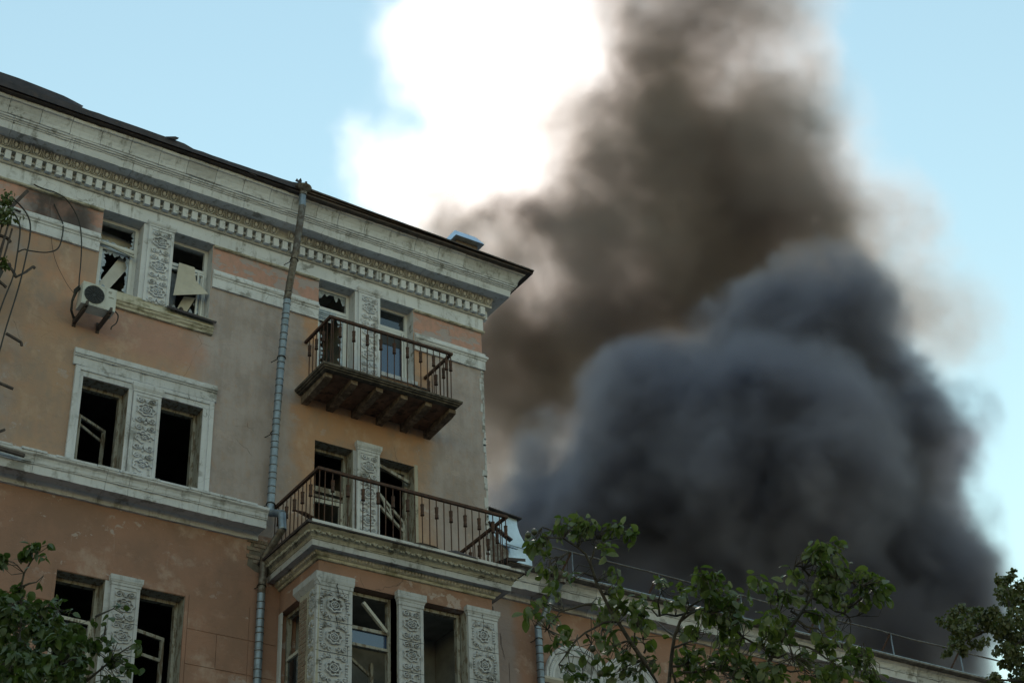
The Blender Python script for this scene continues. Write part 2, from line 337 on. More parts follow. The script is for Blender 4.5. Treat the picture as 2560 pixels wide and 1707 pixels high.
A1 = (7.31,8.06,16.64,18.255); A2 = (8.60,9.39,16.64,18.255); A3 = (11.54,12.30,15.70,18.265); A4 = (12.80,13.575,16.60,18.265)
B1 = (7.28,8.07,13.16,14.795); B2 = (8.62,9.40,13.16,14.795); B3 = (11.54,12.30,12.22,14.79); B4 = (12.80,13.56,12.22,14.79)
C1 = (7.225,8.00,9.35,11.31); C2 = (8.56,9.32,9.35,11.31); C3 = (11.54,12.30,9.0,11.4); C4 = (12.80,13.56,9.0,11.4)
HOLES = [A1,A2,A3,A4,B1,B2,B3,B4,C1,C2,C3,C4]
w = MB(); rva = MB(); wall_grid(w, XL, XR, -1.6, 19.3, HOLES, 0.42, rv=rva)
for h in HOLES:
    m_ = MB(); wall_grid(m_, h[0], h[1], h[2], h[3], [h], 0.42); m_.build('window_reveal', WHITE2 if h[3] > 18 else PAINTO, B)
w.add([(XR,0,-1.6),(XR,11,-1.6),(XR,11,19.3),(XR,0,19.3)], [(0,1,2,3)])
w.add([(XL,0,-1.6),(XL,11,-1.6),(XL,11,19.3),(XL,0,19.3)], [(3,2,1,0)])
w.add([(XL,11,-1.6),(XR,11,-1.6),(XR,11,19.3),(XL,11,19.3)], [(3,2,1,0)])
w.build('plaster_wall', FAC, B)
# rooms behind the openings
def rooms(z0, z1, mat, cuts):
    r = MB(); y0 = 0.42; y1 = 5.6
    r.add([(XL,y0,z0),(XR-.3,y0,z0),(XR-.3,y1,z0),(XL,y1,z0)], [(0,1,2,3)])
    r.add([(XL,y0,z1),(XR-.3,y0,z1),(XR-.3,y1,z1),(XL,y1,z1)], [(3,2,1,0)])
    r.add([(XL,y1,z0),(XR-.3,y1,z0),(XR-.3,y1,z1),(XL,y1,z1)], [(0,1,2,3)])
    hs = [h for h in HOLES if z0 < (h[2]+h[3])/2 < z1]
    wall_grid(r, XL, XR-.3, z0, z1, [(h[0],h[1],max(h[2],z0),min(h[3],z1)) for h in hs], 0.0, y0)
    for c in cuts: r.box(c-.07, c+.07, y0+.003, y1-.003, z0+.003, z1-.003)
    r.build('room', mat, B)
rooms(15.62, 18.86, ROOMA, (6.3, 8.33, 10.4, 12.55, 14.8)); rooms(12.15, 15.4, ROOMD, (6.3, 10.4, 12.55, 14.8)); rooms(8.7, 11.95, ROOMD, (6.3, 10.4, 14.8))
# ------------------------------------------------------------------ mouldings
def jit(a): return random.uniform(-a, a)
def extr(mb, prof, x0, x1, step=0.22, j=0.002, mitre=False, chips=0.0, y0=0.0):
    """profile [(overhang, z)...] closed back to the wall, drawn along X; right end cut at 45 degrees when mitre"""
    n = max(1, int(round((x1-x0)/step))); P = list(prof) + [(-0.02, prof[-1][1]), (-0.02, prof[0][1])]; m = len(P); vs = []
    for i in range(n+1):
        x = x0+(x1-x0)*i/n
        for k, (d, z) in enumerate(P):
            dd, zz = d, z
            if 0 < i < n and k < m-2:
                dd += jit(j); zz += jit(j)
                if chips and random.random() < chips: dd -= random.uniform(0.004, 0.014)
            xx = x + (d if (mitre and i == n) else 0.0)
            vs.append((xx, y0-dd, zz))
    fs = []
    for i in range(n):
        for k in range(m): fs.append((i*m+k, i*m+(k+1) % m, (i+1)*m+(k+1) % m, (i+1)*m+k))
    fs += [tuple(range(m)), tuple(n*m+k for k in range(m))[::-1]]
    mb.add(vs, fs); return mb
def extr_side(mb, prof, x0, ya, yb, step=0.3, j=0.002, sgn=1, y_mitre=True):
    """same profile on a side wall: overhang along sgn*X, running from front y=ya (mitred) back to yb"""
    n = max(1, int(round(abs(yb-ya)/step))); P = list(prof) + [(-0.02, prof[-1][1]), (-0.02, prof[0][1])]; m = len(P); vs = []
    for i in range(n+1):
        for k, (d, z) in enumerate(P):
            y = ya+(yb-ya)*i/n - (d if (i == 0 and y_mitre) else 0.0)
            dd = d + (jit(j) if 0 < i < n and k < m-2 else 0)
            vs.append((x0+sgn*dd, y, z))
    fs = [(i*m+k, i*m+(k+1) % m, (i+1)*m+(k+1) % m, (i+1)*m+k) for i in range(n) for k in range(m)]
    fs += [tuple(range(m)), tuple(n*m+k for k in range(m))[::-1]]
    mb.add(vs, fs); return mb
# frieze band and its lower bead
FRZ = [(0.03,18.257),(0.032,18.53)]
f = MB(); extr(f, FRZ, XL, XR, 0.4, 0.001, True); extr_side(f, FRZ, XR, 0, 10.9); f.build('frieze', WHITE, B)
f = MB()
BD = [(0.022,18.195),(0.05,18.205),(0.058,18.225),(0.05,18.243),(0.034,18.252)]
for a, b in ((XL,7.30),(9.40,11.53),(13.585,XR)): extr(f, BD, a, b, 0.06, 0.003, b == XR, 0.12)
extr_side(f, BD, XR, 0, 10.9); f.build('frieze_moulding', MOSSY, B)
f = MB()
BEAD = [(0.034,18.532),(0.066,18.536),(0.080,18.556),(0.068,18.578),(0.045,18.590),(0.045,18.76)]
extr(f, BEAD, XL, XR, 0.14, 0.0025, True); extr_side(f, BEAD, XR, 0, 10.9)
extr(f, [(0.05,18.655),(0.095,18.657),(0.095,18.69),(0.05,18.694)], XL, XR, 0.4, 0.001, True)
f.build('dentil_bed', CREAM, B)
f = MB(); FIL = [(0.04,18.752),(0.165,18.756),(0.168,18.80),(0.118,18.806),(0.122,18.85),(0.135,18.90),(0.165,18.945),(0.225,18.965)]
extr(f, FIL, XL, XR, 0.18, 0.002, True, 0.04); extr_side(f, FIL, XR, 0, 10.9); f.build('egg_moulding_bed', CREAM, B)
dm = MB(); dm.box(-0.052,0.052,-0.152,-0.04,-.089,.089); dme = dm.mesh('dentil'); fix(dme); dme.materials.append(WHITE)
PITCH = 0.1812
xs = []; x = 15.095
while x > 3.6: xs.append(x); x -= PITCH
for x in xs:
    if 10.62 < x < 10.72: continue
    inst('dentil', dme, B, T((x, jit(.004), 18.661+jit(.004))) @ Matrix.Rotation(jit(.03), 4, 'Y') @ Matrix.Diagonal((1+jit(.05), 1, 1, 1)))
for k in range(14):
    inst('dentil', dme, B, T((XR, 0.04+k*PITCH, 18.661)) @ Matrix.Rotation(math.radians(90), 4, 'Z'))
e = MB()
def on_slope(u, h, out): # u along x, h 0..1 up the sloping bed, out = proud of it
    d = 0.152+0.055*h*h+0.012*h; return (u, -(d+out), 18.808+0.145*h)
ring = []
for i in range(13):
    a = math.pi*(1.0+i/12.0); r = 0.064
    ring.append((*on_slope(r*math.cos(a), 0.56+0.50*math.sin(a) + (0.3*(abs(i-6)/6)**4), 0.010), 0.0105))
e.tube([(*on_slope(-0.062, 0.98, 0.010), 0.009)]+ring+[(*on_slope(0.062, 0.98, 0.010), 0.009)], 6)
e.ball(on_slope(0, 0.60, -0.006), 1.0, 10, 7, (0.035, 0.040, 0.060))
e.tube([(*on_slope(0.0905, 0.95, 0.0), 0.008), (*on_slope(0.0905, 0.55, 0.0), 0.007), (*on_slope(0.0905, 0.08, -0.012), 0.006)], 5)
eme = e.mesh('egg_ornament'); fix(eme); smooth_mesh(eme, 60); eme.materials.append(CREAM)
x = 15.20
while x > 3.6:
    if not 10.60 < x < 10.75: inst('egg_ornament', eme, B, T((x, 0, jit(.002))) @ Matrix.Diagonal((1+jit(.04), 1, 1, 1)))
    x -= PITCH
# corona blocks and sima blocks, joint by joint
COR = [(0.215,18.968),(0.425,18.972),(0.432,18.966),(0.452,19.108),(0.470,19.112),(0.474,19.132),(0.498,19.138),(0.504,19.160),(0.528,19.166),(0.534,19.192)]
SIM = [(0.534,19.195),(0.548,19.205),(0.556,19.26),(0.576,19.325),(0.608,19.385),(0.634,19.418),(0.662,19.425),(0.676,19.448),(0.674,19.478),(0.664,19.50)]
bx = [3.2,4.31,5.42,6.5,7.6,8.68,9.75,10.62,11.5,12.6,13.62,14.72,XR]
for i in range(len(bx)-1):
    m_ = MB(); last = i == len(bx)-2
    extr(m_, COR, bx[i]+.003, bx[i+1]-(0 if last else .003), 0.11, 0.0035, last, 0.07)
    inst_ = m_.build('corona_block', WHITE, B, w=T((0, jit(.004), jit(.004))))
sx = [3.1,3.66,4.21,4.74,5.28,5.84,6.38,6.93,7.47,8.02,8.55,9.11,9.66,10.2,10.66,11.17,11.62,12.19,12.74,13.3,13.83,14.41,XR]
for i in range(len(sx)-1):
    m_ = MB(); last = i == len(sx)-2
    extr(m_, SIM, sx[i]+.004, sx[i+1]-(0 if last else .004), 0.09, 0.003, last, 0.06)
    m_.build('cornice_block', WHITE2 if i in (3, 4, 10, 14, 21) else WHITE, B, w=T((0, jit(.006), jit(.005))))
m_ = MB(); extr(m_, COR, XL, 3.19, 0.5); extr(m_, SIM, XL, 3.09, 0.5); m_.build('cornice_run', WHITE, B)
m_ = MB(); extr_side(m_, COR, XR, 0, 10.9); extr_side(m_, SIM, XR, 0, 10.9); m_.build('cornice_return', WHITE2, B)
# roof: hipped sheet metal with a folded eave
r = MB()
E0 = 0.80
def eave(x, z): return (x, -E0, z)
r.add([(XL,-E0,19.53),(XR+E0,-E0,19.50),(XR+E0-5,4.6,21.9),(XL,4.6,21.9)], [(0,1,2,3)])
r.add([(XR+E0,-E0,19.50),(XR+E0,11.6,19.5),(XR+E0-5,4.6,21.9)], [(0,1,2)])
r.add([(XL,4.6,21.9),(XR+E0-5,4.6,21.9),(XR+E0,11.6,19.5),(XL,11.6,19.5)], [(0,1,2,3)])
r.build('roof', ROOF, B)
def strip(name, pts_lo, pts_hi, y, th, mat):
    m_ = MB(); n = len(pts_lo); vs = []
    for (a, b) in zip(pts_lo, pts_hi): vs += [(a[0], y, a[1]), (b[0], y+0.02, b[1]), (b[0], y+th, b[1]+.01), (a[0], y+th, a[1])]
    fs = [(i*4+k, i*4+(k+1) % 4, (i+1)*4+(k+1) % 4, (i+1)*4+k) for i in range(n-1) for k in range(4)] + [(0,1,2,3), tuple((n-1)*4+k for k in (3,2,1,0))]
    m_.add(vs, fs); return m_.build(name, mat, B)
lo = [(XL,19.50)]; hi = [(XL,19.63)]
x = 3.0
while x < 10.72:
    t_ = max(0, (x-9.2)/1.5); lo.append((x, 19.495+jit(.012)-0.02*t_)); hi.append((x, 19.645+jit(.006)+(.05 if x < 8.4 else .0)+0.03*t_)); x += 0.18
lo.append((10.71,19.47)); hi.append((10.72,19.71))
strip('eave_flashing', lo, hi, -0.765, 0.42, ROOF)
lo = [(10.80,19.46)]; hi = [(10.815,19.69)]
x = 10.95
while x < XR+0.70: lo.append((x, 19.452+jit(.006))); hi.append((x, 19.66-(x-10.95)*0.0262+jit(.003))); x += 0.22
lo.append((XR+.80,19.485)); hi.append((XR+.81,19.515))
strip('eave_flashing', lo, hi, -0.775, 0.42, ROOFB)
m_ = MB(); m_.bar((10.9,-.775,19.60),(XR+.80,-.785,19.512),0.028,0.04); m_.build('eave_seam', ROOFB, B)
m_ = MB(); m_.box(XR+.55, XR+.80, -.76, 11.5, 19.46, 19.505); m_.build('side_eave', ROOF, B)
# torn sheet standing up on the left part of the roof and curled tags
m_ = MB(); top = [(2.5,19.93),(4.2,19.95),(4.98,19.925),(5.35,19.93),(5.75,19.905),(6.16,19.90),(6.33,19.86),(6.52,19.815)]
bot = [(2.5,19.6),(4.2,19.62),(4.98,19.64),(5.35,19.64),(5.75,19.66),(6.16,19.68),(6.33,19.69),(6.47,19.715)]
vs = []
for (a, b) in zip(bot, top): vs += [(a[0],-.72,a[1]), (b[0],-.66+jit(.02),b[1]), (b[0],-.64,b[1]-.004), (a[0],-.70,a[1])]
m_.add(vs, [(i*4+k, i*4+(k+1) % 4, (i+1)*4+(k+1) % 4, (i+1)*4+k) for i in range(7) for k in range(4)] + [(0,1,2,3),(31,30,29,28)])
m_.build('torn_roof_sheet', ROOF, B)
for pts in ([(8.02,19.66),(8.20,19.74),(8.27,19.735),(8.26,19.71),(8.21,19.66)], [(10.60,19.69),(10.63,19.76),(10.66,19.72),(10.71,19.80),(10.735,19.73),(10.72,19.66)], [(10.81,19.69),(10.80,19.75),(10.84,19.77),(10.85,19.70)], [(9.62,19.52),(9.80,19.50),(9.83,19.485),(9.70,19.49)]):
    m_ = MB(); m_.plate([(p[0], -.79, p[1]) for p in pts], 0.012, (0,1,0)); m_.build('roof_tag', ROOF, B)
m_ = MB(); m_.box(14.90,15.42,.45,1.1,19.7,20.72); ch = m_.build('roof_vent', BRICK, B)
m_ = MB(); m_.add([(14.80,.30,20.72),(15.50,.30,20.72),(15.50,1.25,20.72),(14.80,1.25,20.72),(14.90,.50,21.0),(15.42,.50,21.0),(15.42,1.05,21.0),(14.90,1.05,21.0)], [(0,1,2,3),(4,5,6,7),(0,1,5,4),(1,2,6,5),(2,3,7,6),(3,0,4,7)]); m_.build('vent_hood', ZINCB, ch)
# ------------------------------------------------------------------ belts, hoods, sills
BELT = [(0.0,17.325),(0.042,17.33),(0.045,17.52),(0.06,17.53),(0.066,17.56),(0.088,17.575),(0.094,17.605),(0.078,17.632),(0.05,17.645),(0.05,17.70),(0.03,17.715)]
for a, b in ((XL,7.29),(9.41,11.525),(13.59,XR)):
    m_ = MB(); extr(m_, BELT, a, b, 0.2, 0.0025, b == XR, 0.05); m_.build('belt_course', WHITE, B)
m_ = MB(); extr_side(m_, BELT, XR, 0, 10.9); m_.build('belt_course', WHITE2, B)
m_ = MB(); m_.box(7.55, 9.47, -.03, .05, 16.555, 16.64); extr(m_, [(0.02,16.30),(0.05,16.305),(0.06,16.345),(0.085,16.365),(0.10,16.40),(0.115,16.41),(0.115,16.425),(0.06,16.45),(0.045,16.555)], 7.52, 9.47, 0.12, 0.003, False, 0.08); m_.build('window_sill', MOSSY, B)
m_ = MB(); m_.box(12.72, 13.63, -.05, .06, 16.52, 16.598); m_.build('window_sill', WHITE2, B)
HOOD = [(0.02,14.975),(0.045,14.98),(0.048,15.135),(0.07,15.14),(0.078,15.165),(0.098,15.172),(0.102,15.20),(0.07,15.215),(0.075,15.28),(0.03,15.295)]
m_ = MB(); extr(m_, HOOD, 7.08, 9.62, 0.10, 0.003, False, 0.08); hood = m_.build('window_hood', MID, B)
m_ = MB()
for (a, b, c, d, o_) in ((7.13,7.21,13.17,14.968,.05),(9.51,9.59,13.17,14.968,.05),(7.21,9.51,14.90,14.968,.05),(7.21,7.277,13.17,14.90,.028),(9.403,9.51,13.17,14.90,.028),(7.277,8.14,14.80,14.90,.028),(8.64,9.403,14.80,14.90,.028),(8.073,8.14,13.17,14.80,.022)):
    m_.box(a, b, -o_, 0.02, c, d, j=.002)
m_.build('window_architrave', MID, B)
for (a, b, c, d, q_) in ((8.062,8.598,16.6,18.25,WHITE),(8.001,8.558,9.3,11.312,LOW),(12.302,12.798,15.71,18.26,WHITE),(12.302,12.798,12.22,14.79,LOW),(13.565,13.635,12.22,14.83,DIRTY)):
    m_ = MB(); m_.box(a, b, -.006, .01, c, d); m_.build('mullion', q_, B)
STR = [(0.0,12.555),(0.05,12.56),(0.055,12.575),(0.05,12.585),(0.05,12.63),(0.07,12.65),(0.10,12.672),(0.335,12.66),(0.345,12.652),(0.35,12.79),(0.372,12.795),(0.376,12.815),(0.385,12.82),(0.392,12.87),(0.41,12.91),(0.44,12.93),(0.45,12.94),(0.45,12.985),(0.42,13.0),(0.0,13.06)]
cuts = [XL,3.4,5.0,6.55,7.72,8.1,9.3,10.52]
for i in range(len(cuts)-1):
    m_ = MB(); extr(m_, STR, cuts[i]+.003, cuts[i+1]-.003, 0.1, 0.0035, False, 0.07); m_.build('string_course', MID, B, w=T((0, jit(.004), jit(.004))))
m_ = MB()
x = 5.6
while x < 10.3:
    l = random.uniform(.25,.7); m_.box(x, x+l, -.46-jit(.006), -.36, 12.965, 13.005+jit(.004), j=.004); x += l+random.choice((.01,.01,.05,.15))
m_.build('ledge_slab', MID, B)
# rustication of the lower wall: plaster blocks with open joints
rows = [(11.365,10.79),(10.78,10.205),(10.195,9.62),(9.61,9.035)]
for i, (zt, zb) in enumerate(rows):
    for seg in ((3.6,7.205),(9.385,10.93)):
        js = [seg[0]] + ([10.44] if seg[0] > 9 and i % 2 == 0 else [9.895,10.44] if seg[0] > 9 else [4.7,5.75,6.77] if i % 2 else [4.2,5.25,6.25]) + [seg[1]]
        for k in range(len(js)-1):
            m_ = MB(); m_.box(js[k]+.006, js[k+1]-.006, -.011-jit(.002), .0, zb+.002, zt-.002); m_.build('plaster_block', FAC, B)
m_ = MB(); m_.box(7.20,9.385,-.012,.0,11.318,11.358); m_.build('lintel_band', FAC, B)
for (a, b) in ((9.325,9.38),(7.17,7.222)):
    m_ = MB(); m_.box(a, b, -.016, .0, 9.3, 11.35); m_.build('window_surround', FAC, B)
# crumbled plaster along the end of the wall
m_ = MB(); z = 12.9
while z < 17.3:
    h = random.uniform(.08,.22); wd = random.uniform(.02,.10)
    m_.plate([(XR+.012, -.006, z), (XR-wd, -.006, z+jit(.03)), (XR-wd*random.uniform(.4,1.1), -.006, z+h), (XR+.012+jit(.008), -.006, z+h)], .02, (0,1,0)); z += h*random.uniform(.8,1.05)
m_.build('crumbled_edge', WHITE2, B)
# bare bricks behind the rainpipe bend
m_ = MB(); m_.plate([(10.36,-.004,12.10),(10.42,-.004,12.58),(10.9,-.004,12.6),(10.93,-.004,12.2),(10.8,-.004,11.95),(10.5,-.004,12.02)], .01, (0,1,0)); m_.build('bare_mortar', MORTAR, B)
bm_ = MB(); bm_.box(-.118,.118,-.018,0,-.031,.031); bme = bm_.mesh('brick'); fix(bme); bme.materials.append(BRICK)
for r_ in range(7):
    for k in range(3):
        x = 10.46+k*.25+(.12 if r_ % 2 else 0); z = 12.12+r_*.073
        if 10.35 < x < 10.92 and random.random() < .9: inst('brick', bme, B, T((x, jit(.006), z)) @ Matrix.Rotation(jit(.03), 4, 'Y'))
def crack(pts, wd, y, par):
    m_ = MB(); n = len(pts); vs = []
    P = []
    for i in range(n-1):
        for k in range(5):
            s_ = k/5; P.append((pts[i][0]*(1-s_)+pts[i+1][0]*s_+jit(wd*1.2), pts[i][1]*(1-s_)+pts[i+1][1]*s_+jit(wd*.6)))
    P.append(pts[-1])
    for i in range(len(P)-1):
        w_ = wd*(1-.6*i/len(P))*random.uniform(.5,1.2)
        m_.add([(P[i][0]-w_/2,y,P[i][1]),(P[i][0]+w_/2,y,P[i][1]),(P[i+1][0]+w_/2,y,P[i+1][1]),(P[i+1][0]-w_/2,y,P[i+1][1])], [(0,1,2,3)])
    return m_.build('crack', CRACK, par)
# ------------------------------------------------------------------ carved pilasters
def spiral(mb, cx, cz, r, turns, sgn, y, rad, start=0.0, n=14):
    pts = []
    for i in range(n+1):
        a = start+sgn*2*math.pi*turns*i/n; q = r*(1-0.82*i/n)
        pts.append((cx+q*math.cos(a), y-0.004*i/n, cz+q*math.sin(a), rad*(1-.35*i/n)))
    mb.tube(pts, 5); mb.ball((cx, y-.004, cz), rad*1.1, 6, 4)
def rosette(mb, cx, cz, R, y, rad):
    n = 32; pts = []
    for i in range(n+1):
        a = 2*math.pi*i/n; q = R*(1+.10*math.cos(7*a)); pts.append((cx+q*math.cos(a), y, cz+q*math.sin(a), rad))
    mb.tube(pts, 5, False)
    n = 18; mb.tube([(cx+R*.55*math.cos(2*math.pi*i/n), y-.004, cz+R*.55*math.sin(2*math.pi*i/n), rad*.8) for i in range(n+1)], 5, False)
    for k in range(6):
        a = math.pi*k/3; mb.ball((cx+R*.27*math.cos(a), y-.004, cz+R*.27*math.sin(a)), R*.15, 6, 4)
    mb.ball((cx, y-.008, cz), R*.15, 6, 4)
    for k in range(7):
        a = 2*math.pi*(k+.5)/7; mb.ball((cx+R*.8*math.cos(a), y, cz+R*.8*math.sin(a)), R*.13, 5, 4)
def narrow_relief(m_):
    rosette(m_, 0, 0.02, .098, -.004, .012)
    for s_ in (-1, 1):
        spiral(m_, s_*.068, .185, .045, 1.4, -s_, -.004, .011, math.pi/2)
        spiral(m_, s_*.068, -.165, .045, 1.4, s_, -.004, .011, -math.pi/2)
        m_.tube([(s_*.068, -.004, .23, .010), (s_*.02, -.006, .20, .011), (0, -.006, .145, .010)], 5)
        m_.tube([(s_*.068, -.004, -.21, .010), (s_*.02, -.006, -.19, .011), (0, -.006, -.11, .010)], 5)
    m_.ball((0, -.006, -.215), .018, 6, 4, (1,.6,1.5))
    return m_
def wide_relief(m_):
    rosette(m_, 0, 0, .105, -.006, .014)
    for sx_ in (-1, 1):
        for sz in (-1, 1):
            spiral(m_, sx_*.145, sz*.165, .042, 1.3, sx_*sz, -.006, .013, math.pi/2*sz)
            spiral(m_, sx_*.055, sz*.185, .034, 1.2, -sx_*sz, -.006, .012, math.pi/2*sz)
            for k in range(4):
                a = .35+.38*k; m_.ball((sx_*(.09+.11*math.cos(a)), -.006, sz*(.05+.12*math.sin(a))), .026, 6, 4, (1.1,.5,.8))
        for k in range(5): m_.ball((sx_*.185, -.006, -.09+.045*k), .022, 5, 4, (.9,.5,1.0))
    return m_
REL = {}
class Worn(MB):
    """relief with bits knocked off and strokes of uneven weight"""
    def __init__(s, p): super().__init__(); s.p = p
    def tube(s, pts, n=8, cap=True):
        if random.random() < s.p: pts = pts[:max(3, int(len(pts)*random.uniform(.35,.8)))]
        k = random.uniform(.78,1.2); o = random.uniform(-.004,.003)
        return super().tube([(p[0]+jit(.002), p[1]+o, p[2]+jit(.002), p[3]*k) for p in pts], n, cap)
    def ball(s, c, r, nu=8, nv=5, sc=(1,1,1)):
        if random.random() < s.p*.8: return s
        return super().ball(c, r*random.uniform(.8,1.2), nu, nv, sc)
for wide_ in (False, True):
    for q_ in (WHITE, MID, LOW):
        L_ = []
        for p_ in (.03, .12, .25):
            me = (wide_relief(Worn(p_)) if wide_ else narrow_relief(Worn(p_))).mesh('carved_relief'); fix(me); smooth_mesh(me, 60); me.materials.append(q_); L_.append(me)
        REL[(wide_, q_.name)] = L_
RW = REL[(True, LOW.name)][1]
def pilaster(x0, x1, y, z0, zc, ztop, wide=False, capo=0.035, pz=None, depth=0.10, pitch=0.525, mat=None, yb=None):
    """shaft front at y, cap from zc to ztop, relief panels hung below the cap"""
    mat = mat or WHITE; yb = y+depth if yb is None else yb
    m_ = MB()
    e = .055 if not wide else .07
    # frame: raised rims round a sunk field
    m_.box(x0+e, x1-e, y+.014, yb, z0, zc)
    m_.box(x0, x0+e, y, yb, z0, zc-.002, j=.0015); m_.box(x1-e, x1, y, yb, z0, zc-.002, j=.0015)
    m_.box(x0+e, x1-e, y, yb-.002, zc-.055, zc-.003)
    p = m_.build('pilaster', mat, B)
    m_ = MB(); h = ztop-zc
    CP = [(0.0,zc),(0.010,zc+.05*h),(0.012,zc+.28*h),(0.020,zc+.32*h),(0.024,zc+.42*h),(capo*.95,zc+.52*h),(capo,zc+.66*h),(capo*.9,zc+.70*h),(capo,zc+.74*h),(capo*1.02,ztop)]
    m2 = MB(); n = len(CP); vs = []
    for (d, z) in CP: vs += [(x0-d, yb-.004, z), (x0-d, y-d, z), (x1+d, y-d, z), (x1+d, yb-.004, z)]
    fs = [(i*4+k, i*4+(k+1) % 4, (i+1)*4+(k+1) % 4, (i+1)*4+k) for i in range(n-1) for k in range(4)] + [(0,1,2,3), tuple((n-1)*4+k for k in (3,2,1,0))]
    m2.add(vs, fs); m2.build('capital', mat, p)
    cx = (x0+x1)/2; me = REL[(wide, mat.name)]; z = zc-(.30 if wide else .325)
    while z > z0+.2:
        s_ = ((x1-x0-2*e)/.40 if wide else (x1-x0-2*e)/.245)
        inst('carved_relief', random.choice(me), p, T((cx+jit(.004), y+.014+jit(.003), z+jit(.005))) @ Matrix.Rotation(jit(.02), 4, 'Y') @ Matrix.Diagonal((s_, 2.3, min(1.05, pitch/.5), 1)))
        if wide or pitch == .524:
            j_ = MB(); j_.box(x0-.001, x1+.001, y-.0015, y+.004, z-.5*pitch-.008, z-.5*pitch-.002); j_.build('block_joint', CRACK, p)
        z -= pitch
    return p
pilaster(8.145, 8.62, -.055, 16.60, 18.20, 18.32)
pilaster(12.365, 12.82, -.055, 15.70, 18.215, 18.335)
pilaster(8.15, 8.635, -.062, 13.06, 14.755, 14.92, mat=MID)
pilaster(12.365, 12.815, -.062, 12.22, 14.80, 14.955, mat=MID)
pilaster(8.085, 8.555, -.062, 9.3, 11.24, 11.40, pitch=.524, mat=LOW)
# ------------------------------------------------------------------ windows
def window(x0, x1, z0, z1, y, th=.06, dep=.07, mat=None, bars=()):
    m_ = MB(); mat = mat or PVC
    m_.box(x0, x0+th, y, y+dep, z0, z1); m_.box(x1-th, x1, y, y+dep, z0, z1)
    m_.box(x0+th, x1-th, y, y+dep, z1-th, z1); m_.box(x0+th, x1-th, y, y+dep, z0, z0+th)
    w_ = m_.build('window', mat, B)
    for (za, zb) in bars:
        t_ = MB(); t_.box(x0+th+.001, x1-th-.001, y-.006, y+dep-.006, za, zb); t_.build('transom', mat, w_)
    return w_
def sash(par, x0, x1, z0, z1, y, th=.05, dep=.045, mat=None, ang=0.0, hinge='l', name='sash', tilt=0.0):
    m_ = MB(); mat = mat or PVC; W = x1-x0; H = z1-z0
    m_.box(0, th, 0, dep, 0, H); m_.box(W-th, W, 0, dep, 0, H); m_.box(th, W-th, 0, dep, H-th, H); m_.box(th, W-th, 0, dep, 0, th)
    M_ = T((x0, y, z0)) @ Matrix.Rotation(ang, 4, 'Z') if hinge == 'l' else T((x1, y, z0)) @ Matrix.Rotation(-ang, 4, 'Z') @ T((-W, 0, 0))
    if tilt: M_ = M_ @ Matrix.Rotation(tilt, 4, 'Y')
    m2 = MB(); m2.v = [tuple(M_ @ Vector(v)) for v in m_.v]; m2.f = m_.f
    return m2.build(name, mat, par), M_, W, H
def shards(par, x0, x1, z0, z1, y, dep=.10, n=13, mat=None, sides='ltrb', name='broken_pane', M_=None):
    """jagged rim of glass left in a frame"""
    m_ = MB()
    def edge(a, b, inward):
        L_ = (Vector(b)-Vector(a)).length; k = max(3, int(L_/.045)); prev = dep*random.uniform(.2,.8)
        for i in range(k):
            p = Vector(a).lerp(Vector(b), i/k); q = Vector(a).lerp(Vector(b), (i+1)/k); nx = dep*random.choice((.15,.3,.5,.7,1.0))*random.uniform(.6,1.2)
            iv = Vector(inward); m_.plate([p, q, q+iv*nx, p.lerp(q, .5)+iv*random.uniform(.6,1.1)*max(nx, prev), p+iv*prev], .006, (0,1,0)); prev = nx
    if 'l' in sides: edge((x0,y,z0), (x0,y,z1), (1,0,0))
    if 'r' in sides: edge((x1,y,z0), (x1,y,z1), (-1,0,0))
    if 't' in sides: edge((x0,y,z1), (x1,y,z1), (0,0,-1))
    if 'b' in sides: edge((x0,y,z0), (x1,y,z0), (0,0,1))
    if M_ is not None: m_.v = [tuple(M_ @ Vector(v)) for v in m_.v]
    return m_.build(name, mat or SHARD, par)
# top floor, left pair
wa = window(7.312, 8.058, 16.66, 18.25, .22, bars=((17.695,17.765),))
s_, M_, _, _ = sash(wa, 7.375, 7.99, 16.73, 17.66, .20, .055, .05)
shards(wa, 7.43, 7.93, 16.785, 17.60, .225, .085)
shards(wa, 7.38, 7.99, 17.77, 18.18, .25, .06, sides='rb')
st = MB(); st.bar((7.33,.15,17.69), (7.98,.12,17.55), .035, .03); st.bar((7.34,.14,17.66),(7.97,.11,17.60),.03); st.build('loose_bead', PAINT, wa)
wb = window(8.602, 9.388, 16.66, 18.25, .22, bars=((17.71,17.775),))
sash(wb, 8.665, 9.33, 16.73, 17.68, .20, .05, .05)
sash(wb, 9.20, 9.325, 16.74, 17.67, .17, .03, .035, name='inner_sash')
shards(wb, 8.72, 9.28, 16.785, 17.63, .225, .10, sides='rb')
# top floor, right pair (balcony)
wc = window(11.545, 12.295, 15.72, 18.26, .22, bars=((17.755,17.825),))
shards(wc, 11.61, 12.22, 17.83, 18.195, .25, .20, sides='t'); shards(wc, 11.61, 12.22, 17.83, 18.195, .252, .05, sides='l')
sash(wc, 11.61, 12.23, 15.78, 17.73, .20, .06, .05)
shards(wc, 11.67, 12.17, 15.85, 17.67, .225, .11, sides='ltrb')
bl = MB()
for k in range(6): bl.box(11.60, 12.0-.02*k, .16, .172, 17.70-.045*k, 17.725-.045*k, j=.004)
bl.build('blind_slats', SHARD, wc)
wd = window(12.803, 13.572, 16.62, 18.26, .22, bars=((17.765,17.835),))
g_ = MB(); g_.box(12.865, 13.51, .262, .268, 17.836, 18.195); g_.build('pane', GLASS, wd)
s_, M_, W_, H_ = sash(wd, 12.87, 13.505, 16.69, 17.755, .205, .055, .05)
g_ = MB(); g_.box(12.93, 13.45, .225, .231, 16.75, 17.70); g_.build('pane', GLASSB, wd)
